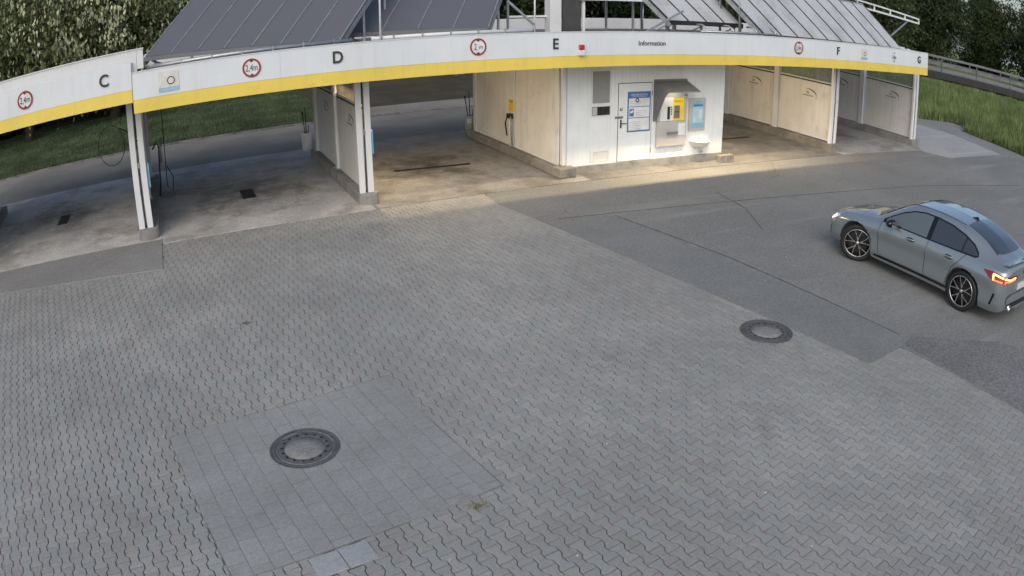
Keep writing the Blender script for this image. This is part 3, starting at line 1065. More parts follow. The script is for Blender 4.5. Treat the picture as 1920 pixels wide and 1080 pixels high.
# notice on the door
t = thing('notice_board', 'blue framed information notice with three white fields on the hut door', 'notice', (11.16, HY, 0.95))
YD = HY - .0055
MB().box(10.81, 11.52, YD - .008, YD, 0.96, 2.00).build('backing', BLUE, t)
text_obj('title', 'INFORMATION', 0.075, (11.165, YD - .0095, 1.915), PRINTW, t, extrude=0.0006)
MB().box(10.95, 11.38, YD - .0092, YD - .0085, 1.865, 1.872).build('title_rule', PRINTW, t)
for a, b in ((1.62, 1.83), (1.335, 1.60), (1.0, 1.315)):
    f = MB().box(10.845, 11.485, YD - .0105, YD - .0085, a, b).build('field', PRINTW, t)
    if b > 1.8:
        MB().lathe([(0.03, -.0125), (0.058, -.0125), (0.058, -.011), (0.03, -.011)], 24, 'Y', c=(11.10, YD, 1.775), smooth=False).build('coin_mark', INK, f)
    elif b > 1.5:
        MB().box(10.865, 11.0, YD - .012, YD - .011, 1.365, 1.56).build('blue_square', BLUE, f)
        MB().prism_y([(10.885, 1.44), (10.98, 1.47), (10.985, 1.53), (10.90, 1.50)], YD - .0128, YD - .0122).build('glove_mark', PRINTW, f)
    for k in range(int((b - a) / 0.045) - 1):
        x0 = 11.06 if 1.5 < b < 1.7 else 10.88
        MB().box(x0, x0 + random.uniform(0.25, 0.36), YD - .0118, YD - .011, a + .03 + k * .045, a + .042 + k * .045).build('text_line', PRINTG, f)

# ---- pay machine
t = thing('payment_machine', 'grey payment machine with yellow face under a sheet metal hood on the hut wall', 'machine', (12.15, HY, 0.5))
YM = HY - .006
MB().box(11.71, 12.665, YM - .07, YM, 0.52, 1.185).build('lower_cabinet', LGREY, t, bevel=0.006)
MB().box(12.02, 12.37, YM - .12, YM - .071, 0.845, 0.90).build('coin_tray', GREYM, t, bevel=0.006)
MB().box(12.40, 12.63, YM - .0745, YM - .0705, 0.80, 1.12).build('label_sheet', PRINTW, t)
MB().box(11.71, 12.665, YM - .065, YM, 1.19, 2.0).build('upper_cabinet', LGREY, t, bevel=0.006)
MB().box(11.80, 12.20, YM - .070, YM - .066, 1.20, 1.82).build('white_face', PRINTW, t)
yf = MB().box(12.205, 12.57, YM - .071, YM - .066, 1.20, 1.80).build('yellow_face', YELP, t)
text_obj('word', 'Kasse', 0.085, (12.355, YM - .0725, 1.715), INK, yf, extrude=0.0006)
text_obj('numeral', '1', 0.085, (12.50, YM - .0725, 1.715), INK, yf, extrude=0.0006)
MB().box(12.24, 12.42, YM - .085, YM - .072, 1.26, 1.60).build('note_slot', GREYM, t, bevel=0.004)
MB().box(12.26, 12.40, YM - .088, YM - .0855, 1.42, 1.44).build('slot', HOLE, t)
MB().box(12.02, 12.10, YM - .085, YM - .0705, 1.24, 1.58).build('coin_slot', DARKM, t, bevel=0.004)
for k in range(4):
    MB().box(12.13, 12.165, YM - .08, YM - .0705, 1.36 + k * .06, 1.395 + k * .06).build('button', DARKM, t)
MB().box(12.575, 12.655, YM - .0685, YM - .0655, 1.80, 1.88).build('small_sign', INK, t)
MB().box(12.585, 12.635, YM - .071, YM - .069, 1.81, 1.85).build('small_sign_text', PRINTW, t)
hood = MB()
yo = YM - 0.60
hood.prism_x([(YM, 2.30), (YM - .02, 2.30), (YM - .02, 2.19), (YM, 2.19)], 11.61, 12.69)
hood.add([(11.61, YM - .02, 2.25), (12.69, YM - .02, 2.25), (12.69, yo, 2.04), (11.61, yo, 2.04), (11.61, YM - .02, 2.23), (12.69, YM - .02, 2.23), (12.69, yo, 2.02), (11.61, yo, 2.02)],
         [(0, 1, 2, 3), (7, 6, 5, 4), (3, 2, 6, 7), (0, 3, 7, 4), (1, 5, 6, 2)])
hood.build('hood_top', GREYM, t)
for x0 in (11.61,):
    MB().prism_x([(YM, 2.225), (yo, 2.015), (YM - .50, 1.92), (YM - .12, 1.22), (YM, 1.20)], x0, x0 + .018).build('hood_side', GREYM, t)
t = thing('display_case', 'grey framed light blue display case on the hut wall beside the payment machine', 'display', (13.04, HY, 0.87))
MB().box(12.775, 13.325, YM - .06, YM, 0.88, 1.77).build('case', LGREY, t, bevel=0.008)
f = MB().box(12.87, 13.25, YM - .064, YM - .061, 0.96, 1.69).build('picture', LBLUE, t)
MB().box(12.88, 13.24, YM - .0665, YM - .0645, 1.10, 1.52).build('pale_field', mat('pale_blue', (0.42, 0.60, 0.70), 0.4), f)
MB().box(12.90, 13.22, YM - .0665, YM - .0645, 1.56, 1.60).build('dark_line', BLUE, f)
MB().box(13.10, 13.20, YM - .069, YM - .067, 1.22, 1.46).build('white_field', PRINTW, f)
for k in range(3):
    MB().bar((12.93 + k * .1, YM - .066, 1.05), (12.99 + k * .1, YM - .066, 0.99), 0.03, .004).build('pale_mark', PRINTW, f)
t = thing('wash_basin', 'small white wall basin with exposed drain pipes below the display case', 'basin', (13.17, HY, 0.4))
prof = [(0.0, -0.13), (0.14, -0.12), (0.26, -0.05), (0.33, 0.06), (0.34, 0.065), (0.315, 0.05), (0.24, -0.03), (0.12, -0.09), (0, -0.10)]
mb = MB()
vs, fs = [], []
n = 20
for k in range(n + 1):
    a = math.pi + math.pi * k / n
    for r, h in prof:
        vs.append((13.17 + r * math.cos(a), YM - 0.002 + r * 0.95 * math.sin(a), 0.535 + h))
mm_ = len(prof)
for k in range(n):
    for i in range(mm_ - 1):
        fs.append((k * mm_ + i, (k + 1) * mm_ + i, (k + 1) * mm_ + i + 1, k * mm_ + i + 1))
mb.add(vs, fs, True).build('bowl', WHITE, t)
MB().tube([(13.12, YM - .14, 0.43), (13.12, YM - .14, 0.31), (13.17, YM - .14, 0.28), (13.22, YM - .14, 0.31), (13.22, YM - .02, 0.34)], 0.018, 8).build('drain_pipe', GALV, t)
MB().tube([(13.17, YM - .02, 0.66), (13.17, YM - .10, 0.66), (13.17, YM - .12, 0.63)], 0.011, 8).build('tap', GALV, t)
o = MB().box(13.64, 14.10, 15.52, 15.70, -0.02, 0.22).box(13.82, 14.12, 15.50, 15.69, -0.02, 0.225).build('kerb_block', CONCW, bevel=0.02)
tag(o, 'square concrete block at the foot of the hut corner beside bay F', 'block')

# ================================================================== LAMPS
WARM = mat('lit_tube', (1, 1, 1), 0.4, var=0.0, emis=(1.0, 0.80, 0.50), estr=6.0)


def tube_lamp(x, y0, y1, z, lab, watt, face):
    t = thing('tube_lamp', lab, 'lamp', (x, (y0 + y1) / 2, z), 0, 'tube lamps in the bays')
    MB().box(x - .05, x + .05, y0, y1, z, z + .06).build('housing', WHITE, t)
    MB().tube([(x, y0 + .03, z - .025), (x, y1 - .03, z - .025)], 0.02, 8).build('tube', WARM, t)
    ld = bpy.data.lights.new('tube_light', 'AREA')
    ld.shape = 'RECTANGLE'
    ld.size = 0.08
    ld.size_y = y1 - y0
    ld.energy = watt
    ld.color = (1.0, 0.74, 0.44)
    lo = bpy.data.objects.new('tube_light', ld)
    COL.objects.link(lo)
    lo.location = (0, 0, -0.05)
    lo.rotation_euler = (0, face, 0)
    lo.parent = t


tube_lamp(4.36, 16.3, 18.0, 2.70, 'lit tube lamp under the canopy on the partition of bay E', 88, math.radians(-32))
tube_lamp(14.30, 16.2, 18.2, 2.70, 'lit tube lamp under the canopy above bay F by the hut', 95, math.radians(-32))
def trough_lamp(x0, x1, watt, lab):
    """linear lamp in a trough between fascia and baffle: light only falls steeply down"""
    t = thing('trough_lamp', lab, 'lamp', ((x0 + x1) / 2, 14.95, 2.98), 0, 'trough lamps behind the fascia')
    MB().box(x0, x1, 14.998, 15.006, 2.868, 3.018).build('baffle', DARKM, t)
    MB().box(x0, x1, 14.926, 14.931, 2.870, 2.994).build('added_front_baffle', DARKM, t)  # unseen plate added to stop fascia bounce and forward spill
    MB().box(x0, x1, 14.925, 14.975, 2.995, 3.018).build('batten', DARKM, t)
    ld = bpy.data.lights.new('trough_light', 'AREA')
    ld.shape = 'RECTANGLE'
    ld.size = x1 - x0 - .02
    ld.size_y = 0.01
    ld.energy = watt
    ld.color = (1.0, 0.76, 0.45)
    lo = bpy.data.objects.new('trough_light', ld)
    COL.objects.link(lo)
    lo.location = (0, 0, 0.008)
    lo.parent = t
    MB().box(x0 + .01, x1 - .01, 14.944, 14.956, 2.990, 2.9945).build('strip', PRINTW, t)


trough_lamp(4.35, 8.7, 34, 'lit trough lamp behind the fascia in front of bay E')
trough_lamp(9.6, 11.45, 75, 'lit trough lamp behind the fascia above the hut door')
trough_lamp(11.5, 13.9, 240, 'brightest lit trough lamp behind the fascia above the payment machine')
trough_lamp(14.3, 18.5, 34, 'lit trough lamp behind the fascia in front of bay F')
STRIP = mat('lit_strip', (1, 1, 1), 0.4, var=0.0, emis=(1, .9, .7), estr=14.0)
t = thing('hood_lamp', 'small lit lamp under the payment machine hood', 'lamp', (12.15, HY - .3, 2.08))
MB().box(11.9, 12.4, HY - .36, HY - .28, 2.075, 2.10).build('housing', LGREY, t)
MB().box(11.93, 12.37, HY - .35, HY - .29, 2.069, 2.0745).build('strip', STRIP, t)
ld = bpy.data.lights.new('hood_light', 'AREA')
ld.shape = 'RECTANGLE'
ld.size = 0.45
ld.size_y = 0.06
ld.energy = 1.6
ld.color = (1.0, 0.84, 0.58)
lo = bpy.data.objects.new('hood_light', ld)
COL.objects.link(lo)
lo.location = (0, 0, -0.02)
lo.parent = t

# ================================================================== BAY FITTINGS
def drain(x, y, w, l, rot, lab):
    t = thing('floor_drain', lab, 'drain', (x, y, 0), rot, 'floor drains of the wash bays')
    z = 0.014
    MB().box(-w / 2, w / 2, -l / 2, l / 2, 0.0, z).build('pit', HOLE, t, world=False)
    MB().box(-w / 2 - .02, -w / 2, -l / 2, l / 2, 0, z + .004).box(w / 2, w / 2 + .02, -l / 2, l / 2, 0, z + .004).box(-w / 2 - .02, w / 2 + .02, -l / 2 - .02, -l / 2, 0, z + .004).box(-w / 2 - .02, w / 2 + .02, l / 2, l / 2 + .02, 0, z + .004).build('frame', DARKM, t, world=False)
    n = max(3, int(max(l, w) / 0.055))
    for k in range(n):
        if l >= w:
            yy = -l / 2 + (k + .5) * l / n
            MB().box(-w / 2, w / 2, yy - .008, yy + .008, 0, z + .003).build('bar', DARKM, t, world=False)
        else:
            xx = -w / 2 + (k + .5) * w / n
            MB().box(xx - .008, xx + .008, -l / 2, l / 2, 0, z + .003).build('bar', DARKM, t, world=False)


drain(-3.3, 19.0, 0.27, 0.85, 0, 'dark grated floor drain in the bay marked C')
drain(1.64, 18.2, 0.30, 0.85, 0, 'dark grated floor drain in the bay marked D')
drain(6.44, 18.25, 2.0, 0.12, -0.09, 'long slotted floor drain across the lit bay E')
drain(16.4, 18.18, 1.6, 0.12, 0.05, 'long slotted floor drain across bay F')
drain(21.2, 18.4, 0.3, 0.85, 0, 'dark grated floor drain in the end bay marked G')


def bucket(x, y, lab, m, lean):
    t = thing('brush_bucket', lab, 'bucket', (x, y, 0.012), 0, 'brush buckets at the rear of the bays')
    MB().lathe([(0, 0.0), (0.145, 0.0), (0.165, 0.52), (0.172, 0.53), (0.155, 0.53), (0.135, 0.03), (0, 0.03)], 28).build('bucket', m, t, world=False)
    MB().box(-.16, -.02, -.172, -.160, .3, .45).build('label_sheet', PRINTW, t, world=False)
    for k, (dx, h) in enumerate(((-0.16, 1.12), (-0.03, 1.3), (0.1, 0.75))):
        MB().tube([(0.02 * k, 0.02 * k - .02, 0.05), (lean * dx + .02 * k, 0.03 * k, h)], 0.014, 8).build('brush_handle', BLACK, t, world=False)
    MB().tube([(lean * -.16, 0, 1.10), (lean * -.18, -.03, 1.18)], [0.028, 0.03], 8).build('brush_grip', DARKM, t, world=False)


bucket(9.16, 22.28, 'grey bucket of washing brushes behind the lit bay E', mat('grey_plastic', (0.5, 0.48, 0.44), 0.5), 1.0)
bucket(3.96, 22.45, 'white bucket with dark brush at the rear of bay D', mat('white_plastic', (0.8, 0.8, 0.8), 0.5), 0.5)
# hose gear
t = thing('hose_boom', 'dark hose loop hanging from a boom at the rear of the bay marked C', 'hose', (-1.0, 21.0, 0))
pts = []
for k in range(29):
    a = 2 * math.pi * k / 28 + 0.5
    pts.append((-1.90 + 0.40 * math.cos(a), 21.0 + 0.05 * math.sin(a * .5), 1.30 + 0.56 * math.sin(a)))
MB().tube(pts, 0.010, 6).build('hose', BLACK, t)
MB().tube([(-1.62, 21.0, 1.75), (-1.3, 21.0, 1.55), (-0.95, 21.0, 1.42)], 0.02, 6).build('lance', DARKM, t)
MB().tube([(-1.55, 21.0, 2.95), (-1.56, 21.0, 1.8)], 0.008, 6).build('hanging_hose', BLACK, t)
t = thing('lance_holder', 'washing lance with black hose in its holder on the post of bay D', 'lance', (-0.45, 18.4, 0.25))
MB().tube([(-0.62, 18.3, 1.45), (-0.50, 18.3, 1.62), (-0.45, 18.3, 1.5), (-0.50, 18.3, 0.6), (-0.55, 18.32, 0.28)], 0.02, 8).build('lance', DARKM, t)
MB().tube([(-0.38, 18.3, 1.7), (-0.42, 18.3, 1.1)], 0.03, 8).build('grip', GALV, t)
MB().tube([(-0.30, 18.3, 2.95), (-0.31, 18.3, 1.4), (-0.33, 18.3, 0.5), (-0.2, 18.35, 0.35), (-0.16, 18.4, 0.7), (-0.3, 18.3, 1.0)], 0.012, 6).build('hose', BLACK, t)
t = thing('lance_holder', 'washing lances below a yellow instruction plate on the hut side post in bay E', 'lance', (8.8, 18.5, 0.25))
MB().box(8.83, 8.865, 18.44, 18.72, 1.24, 1.54).build('yellow_plate', YELP, t)
text_obj('plate_text', 'STOP', 0.10, (8.829, 18.57, 1.50), INK, t, rot=(math.pi / 2, 0, -math.pi / 2), extrude=0.0006)
MB().box(8.74, 8.86, 18.50, 18.68, 1.05, 1.17).build('bracket', DARKM, t)
MB().tube([(8.78, 18.55, 1.12), (8.78, 18.55, 0.75), (8.80, 18.55, 0.27)], 0.028, 8).build('lance', WHITE, t)
MB().tube([(8.76, 18.66, 1.10), (8.73, 18.72, 0.9), (8.78, 18.74, 0.55)], 0.02, 8).build('hose', BLACK, t)
MB().tube([(8.76, 18.46, 1.12), (8.74, 18.44, 0.9), (8.80, 18.44, 0.3)], 0.018, 8).build('lance', GALV, t)
o = MB().box(8.55, 8.86, 21.9, 22.05, 1.9, 2.75).build('bent_panel', LGREY, bevel=.01)
tag(o, 'grey bent sheet panel hanging at the rear hut corner of bay E', 'panel')
o = MB().tube([(14.25, 16.6, 2.9), (14.22, 16.6, 2.1), (14.2, 16.6, 1.3), (14.3, 16.6, 0.9), (14.35, 16.62, 0.4)], 0.02, 8).build('hose', BLACK)
tag(o, 'black hose hanging beside the hut corner in bay F', 'hose')

# ================================================================== SOLAR ARRAYS ON THE ROOF
def solar_array(p0, p1, d, L, n, lab, pm=None):
    p0, p1, d = Vector(p0), Vector(p1), Vector(d).normalized()
    e = (p1 - p0)
    ln = e.length
    eh = e / ln
    nrm = eh.cross(d).normalized()
    if nrm.z < 0:
        nrm = -nrm
    t = thing('solar_array', lab, 'solar panels', (p0.x, p0.y, 3.22), 0, 'tilted solar arrays on the canopy roof')
    w = ln / n
    for k in range(n):
        a = p0 + eh * (k * w + .016)
        b = p0 + eh * ((k + 1) * w - .016)
        mb = MB()
        vs = [a, b, b + d * L, a + d * L]
        mb.add([v_ for v_ in vs] + [v_ - nrm * .035 for v_ in vs], [(0, 1, 2, 3), (7, 6, 5, 4), (0, 4, 5, 1), (1, 5, 6, 2), (2, 6, 7, 3), (3, 7, 4, 0)])
        mb.build('solar_panel', pm or SOLAR, t)
    for k in range(n + 1):
        a = p0 + eh * (k * w)
        MB().bar(a + nrm * .008, a + d * L + nrm * .008, 0.028, 0.03).build('clamp_rail', DARKM if pm else GALV, t)
    MB().bar(p0 - d * .06 - nrm * .02, p1 - d * .06 - nrm * .02, 0.10, 0.12 if pm else 0.09).build('lower_rail', DARKM if pm else GREYM, t)
    MB().bar(p0 + d * (L + .04), p1 + d * (L + .04), 0.06, 0.06).build('upper_rail', GALV, t)
    for q in (p0, p1):
        MB().bar(q - d * .1 - nrm * .1, q + d * (L + .05) - nrm * .1, 0.09, 0.12).build('side_rafter', GALV, t)
    for s in (0.03, 0.5, 0.97):
        a = p0 + e * s
        for f in (0.04, 0.55, 0.97):
            b = a + d * (L * f) - nrm * .16
            MB().bar((b.x, b.y, 3.21), b, 0.05).build('strut', GALV, t)
        c_ = a + d * (L * 0.5) - nrm * .14
        MB().bar(a - nrm * .14, (c_.x, c_.y, 3.25), 0.035).build('brace', GALV, t)
    return t


solar_array((-0.55, 16.4, 3.80), (3.46, 15.22, 3.635), (0.56, 0.62, 0.55), 3.0, 7, 'dark tilted solar array above the bay marked D')
solar_array((3.95, 16.6, 3.715), (6.95, 15.75, 3.70), (0.52, 0.70, 0.49), 3.2, 4, 'dark tilted solar array between letters D and E')
solar_array((12.25, 16.2, 3.84), (14.7, 16.1, 3.84), (-0.36, 0.66, 0.66), 2.6, 4, 'pale solar array with painted sky sheen beside the roof sign', SOLAR_SKY)
solar_array((14.75, 15.18, 3.635), (21.55, 15.18, 3.60), (-0.354, 0.651, 0.672), 1.95, 10, 'pale solar array with painted sky sheen above the bays marked F and G', SOLAR_SKY)
# thin masts in front
for x, y, z1, lab in ((4.28, 15.05, 6.2, 'thin white mast between the two dark solar arrays'), (8.02, 15.6, 5.4, 'thin white mast right of the dark solar array'), (13.95, 15.35, 5.6, 'thin grey mast in front of the pale solar arrays')):
    o = MB().tube([(x, y, 3.2), (x, y, z1)], 0.022, 8).build('mast', WHITE if x < 10 else GALV)
    tag(o, lab, 'mast')
for a, b, lab in (((7.35, 15.6, 4.3), (8.0, 15.6, 3.75), 'short diagonal brace beside the dark solar array'), ((11.2, 16.0, 3.45), (12.55, 16.0, 4.12), 'diagonal brace beneath the roof sign')):
    tag(MB().bar(a, b, 0.05).build('brace', GALV), lab, 'brace')

# roof sign
t = thing('roof_sign', 'raised roof sign on white posts above the hut', 'sign', (11, 17, 3.22))
MB().box(9.14, 9.46, 16.95, 17.25, 3.2, 5.6).build('column', WHITE, t, bevel=.01)
MB().box(9.52, 10.06, 17.02, 17.06, 3.2, 5.4).build('dark_panel', mat('dark_panel', (0.06, 0.062, 0.06), .5), t)
for x in (10.09, 12.98):
    MB().box(x, x + .07, 16.98, 17.05, 3.2, 4.285).build('post', WHITE, t)
MB().tube([(11.98, 17.02, 3.2), (11.98, 17.02, 4.4)], .015, 8).build('post', GALV, t)
MB().box(10.0, 13.0, 16.9, 17.1, 4.29, 5.4).build('board', FASCIA, t, bevel=.02)
MB().box(13.002, 13.38, 16.89, 17.11, 4.31, 5.4).build('blue_end', SKYB, t, bevel=.03)
MB().box(8.1, 9.13, 17.1, 17.15, 3.85, 3.9).build('rail', WHITE, t)
# truss beam at the right end
t = thing('roof_truss', 'white lattice beam projecting beyond the pale solar array', 'truss', (22, 17.2, 3.22))
A0, A1 = Vector((17.2, 17.2, 5.35)), Vector((25.7, 17.2, 4.80))
MB().bar(A0, A1, .06).build('chord', WHITE, t)
MB().bar(A0 - Vector((0, 0, .28)), A1 - Vector((0, 0, .18)), .07).build('chord', WHITE, t)
for k in range(9):
    a = A0.lerp(A1, k / 8)
    b = (A0 - Vector((0, 0, .28))).lerp(A1 - Vector((0, 0, .18)), k / 8)
    MB().bar(a, b, .05).build('web', WHITE, t)
MB().bar((21.5, 17.2, 3.2), (21.5, 17.2, 4.9), .07).build('post', GALV, t)
MB().bar((22.4, 17.2, 3.2), (24.9, 17.2, 4.66), .05).build('strut', GALV, t)

o = MB().box(21.3, 21.5, 15.0, 15.25, 3.615, 3.68).box(21.52, 21.60, 14.84, 14.9, 3.62, 3.66).build('camera_bracket', WHITE)
tag(o, 'small white bracket on the coping above letter G', 'bracket')

# ================================================================== CAR
def pchip(xk, yk, x):
    xk, yk = np.asarray(xk, float), np.asarray(yk, float)
    h = np.diff(xk)
    d = np.diff(yk) / h
    m = np.zeros(len(xk))
    for i in range(1, len(xk) - 1):
        if d[i - 1] * d[i] > 0:
            w1, w2 = 2 * h[i] + h[i - 1], h[i] + 2 * h[i - 1]
            m[i] = (w1 + w2) / (w1 / d[i - 1] + w2 / d[i])
    m[0], m[-1] = d[0], d[-1]
    i = np.clip(np.searchsorted(xk, x) - 1, 0, len(xk) - 2)
    t = (x - xk[i]) / h[i]
    return (2 * t**3 - 3 * t**2 + 1) * yk[i] + (t**3 - 2 * t**2 + t) * h[i] * m[i] + (-2 * t**3 + 3 * t**2) * yk[i + 1] + (t**3 - t**2) * h[i] * m[i + 1]


CK = [  # x, then (y, z) of eight rows from sill to roof edge, then roof centre height
    (-2.17, (.60, .34), (.68, .42), (.71, .58), (.70, .76), (.66, .88), (.55, .955), (.36, .97), .975),
    (-2.11, (.70, .25), (.79, .38), (.81, .58), (.80, .78), (.755, .92), (.62, 1.005), (.40, 1.02), 1.03),
    (-1.99, (.76, .22), (.855, .38), (.87, .60), (.86, .80), (.81, .935), (.655, 1.00), (.42, 1.02), 1.035),
    (-1.83, (0.79, 0.21), (0.873, 0.35), (0.87, 0.585), (0.905, 0.77), (0.835, 0.95), (0.64, 1.035), (0.47, 1.075), 1.09),
    (-1.45, (0.81, 0.21), (0.888, 0.35), (0.882, 0.585), (0.917, 0.77), (0.85, 0.955), (0.6, 1.185), (0.48, 1.235), 1.265),
    (-0.9, (0.82, 0.21), (0.873, 0.35), (0.865, 0.585), (0.907, 0.76), (0.855, 0.945), (0.6, 1.325), (0.49, 1.37), 1.395),
    (-0.3, (0.82, 0.21), (0.866, 0.35), (0.858, 0.585), (0.902, 0.75), (0.855, 0.93), (0.61, 1.365), (0.5, 1.405), 1.425),
    (0.2, (0.82, 0.21), (0.866, 0.35), (0.858, 0.585), (0.902, 0.74), (0.85, 0.915), (0.62, 1.32), (0.5, 1.375), 1.40),
    (0.55, (0.82, 0.21), (0.873, 0.35), (0.863, 0.585), (0.902, 0.735), (0.845, 0.905), (0.65, 1.165), (0.5, 1.225), 1.255),
    (0.85, (0.82, 0.21), (0.878, 0.35), (0.87, 0.585), (0.904, 0.73), (0.835, 0.895), (0.69, 1), (0.52, 1.05), 1.08),
    (1.02, (0.82, 0.21), (0.883, 0.35), (0.877, 0.585), (0.904, 0.725), (0.825, 0.885), (0.68, 0.94), (0.5, 0.965), .985),
    (1.4, (0.8, 0.21), (0.885, 0.35), (0.877, 0.585), (0.897, 0.71), (0.805, 0.86), (0.66, 0.9), (0.45, 0.925), .94),
    (1.8, (.78, .21), (.88, .38), (.885, .58), (.855, .72), (.76, .80), (.62, .84), (.42, .86), .875),
    (2.0, (.72, .21), (.83, .36), (.84, .55), (.80, .67), (.70, .735), (.56, .77), (.38, .79), .80),
    (2.1, (.62, .22), (.74, .35), (.75, .52), (.71, .62), (.61, .67), (.48, .70), (.32, .715), .72),
    (2.165, (.45, .25), (.56, .35), (.57, .50), (.54, .58), (.45, .62), (.34, .64), (.20, .65), .655)]
xk = [c[0] for c in CK]


def section(x, M=44):
    ys, zs = [0.0], [0.19 if abs(x) < 2.0 else 0.22]
    for i in range(1, 8):
        ys.append(float(pchip(xk, [c[i][0] for c in CK], x)))
        zs.append(float(pchip(xk, [c[i][1] for c in CK], x)))
    ys.append(0.0)
    zs.append(float(pchip(xk, [c[8] for c in CK], x)))
    P = np.array([ys, zs]).T
    s = np.concatenate([[0], np.cumsum(np.linalg.norm(np.diff(P[1:], axis=0), axis=1))])
    tt = np.linspace(0, s[-1], M)
    # gentle smoothing: mean of linear and pchip paths keeps shoulder crease
    yy = 0.35 * pchip(s, P[1:, 0], tt) + 0.65 * np.interp(tt, s, P[1:, 0])
    zz = 0.35 * pchip(s, P[1:, 1], tt) + 0.65 * np.interp(tt, s, P[1:, 1])
    return np.concatenate([[[0, zs[0]]], np.stack([yy, zz], 1)])


stx = np.unique(np.concatenate([np.linspace(-2.17, -1.9, 12), np.linspace(-1.9, 1.9, 68), np.linspace(1.9, 2.165, 12)]))
SEC = np.array([section(x) for x in stx])          # (n, m, 2)


def sec_at(x):
    i = int(np.clip(np.searchsorted(stx, x) - 1, 0, len(stx) - 2))
    t = (x - stx[i]) / (stx[i + 1] - stx[i])
    return SEC[i] * (1 - t) + SEC[i + 1] * t


def side_y(x, z):
    s = sec_at(min(max(x, -2.169), 2.164))[1:]
    zz = np.maximum.accumulate(s[:, 1])
    return float(np.interp(z, zz, s[:, 0]))


def top_z(x, y):
    s = sec_at(min(max(x, -2.169), 2.164))[14:]
    o = s[::-1]
    return float(np.interp(abs(y), np.maximum.accumulate(o[:, 0]), o[:, 1]))


def rear_x(y, z):
    for x in np.linspace(-2.17, -1.6, 120):
        if side_y(x, z) >= abs(y):
            return float(x)
    return -1.6


def front_x(y, z):
    for x in np.linspace(2.165, 1.5, 120):
        if side_y(x, z) >= abs(y):
            return float(x)
    return 1.5


def patch_mesh(outline, mapper, grid=0.05):
    """2-D outline cut into a fine grid, each vertex mapped on to the body surface"""
    bm = bmesh.new()
    vs = [bm.verts.new((a, b, 0)) for a, b in outline]
    bm.faces.new(vs)
    lo = [min(p[i] for p in outline) for i in (0, 1)]
    hi = [max(p[i] for p in outline) for i in (0, 1)]
    for ax in (0, 1):
        c = lo[ax] + grid
        while c < hi[ax] - 1e-4:
            co, no = [0, 0, 0], [0, 0, 0]
            co[ax], no[ax] = c, 1
            bmesh.ops.bisect_plane(bm, geom=bm.verts[:] + bm.edges[:] + bm.faces[:], plane_co=co, plane_no=no)
            c += grid
    for v in bm.verts:
        v.co = mapper(v.co.x, v.co.y)
    return bm


car = thing('parked_car', 'blue grey four door coupe saloon with lit rear lamp turning across the asphalt', 'car', (11.90, 7.14, 0.008), math.pi / 2)


def carpaint():
    m, nt, b = base('blue_grey_car_paint')
    b.inputs['Base Color'].default_value = (0.31, 0.35, 0.37, 1)
    b.inputs['Metallic'].default_value = 0.6
    b.inputs['Roughness'].default_value = 0.24
    b.inputs['Coat Weight'].default_value = 1.0
    b.inputs['Coat Roughness'].default_value = 0.035
    p = wpos(nt)
    bump(nt, b, noise(nt, 900, 2, 0.5, p), 0.02, 0.001)
    return m


PAINT = carpaint()
GLASS = mat('car_glass', (0.03, 0.035, 0.038), 0.04, var=0.0, spec=1.0, coat=1.0)
GLASSF = mat('car_glass_clear', (0.10, 0.125, 0.13), 0.05, var=0.0, spec=0.8, coat=0.6)
GLOSSB = mat('gloss_black', (0.008, 0.008, 0.009), 0.12, var=0.0)
ALU = mat('diamond_cut_alloy', (0.62, 0.62, 0.62), 0.28, metal=0.9, var=0.05)
TAIL = mat('tail_lens', (0.22, 0.012, 0.018), 0.12, var=0.0, coat=0.5)
TAILE = mat('tail_led', (0.9, 0.2, 0.05), 0.3, var=0.0, emis=(1.0, 0.10, 0.02), estr=2.2)
TAILY = mat('tail_led_core', (1, 0.7, 0.3), 0.3, var=0.0, emis=(1.0, 0.50, 0.12), estr=4.0)
HEADL = mat('head_lens', (0.55, 0.57, 0.58), 0.08, var=0.0, coat=0.5)
HEADE = mat('head_led', (1, 1, 1), 0.2, var=0.0, emis=(1.0, 0.96, 0.86), estr=1.1)
PLATE = mat('number_plate', (0.62, 0.62, 0.60), 0.4, var=0.03)


def body_mesh():
    n, m = SEC.shape[:2]
    vs, fs = [], []
    for i in range(n):
        for sgn in (1, -1):
            rng_ = range(m) if sgn == 1 else range(m - 2, 0, -1)
            for j in rng_:
                vs.append((stx[i], sgn * SEC[i, j, 0], SEC[i, j, 1]))
    ring = 2 * m - 2
    for i in range(n - 1):
        for k in range(ring):
            k2 = (k + 1) % ring
            fs.append((i * ring + k, i * ring + k2, (i + 1) * ring + k2, (i + 1) * ring + k))
    fs.append(tuple(range(ring)))
    fs.append(tuple((n - 1) * ring + k for k in range(ring - 1, -1, -1)))
    me = bpy.data.meshes.new('body')
    me.from_pydata(vs, [], fs)
    bm = bmesh.new()
    bm.from_mesh(me)
    bmesh.ops.recalc_face_normals(bm, faces=bm.faces)
    bm.to_mesh(me)
    bm.free()
    return me


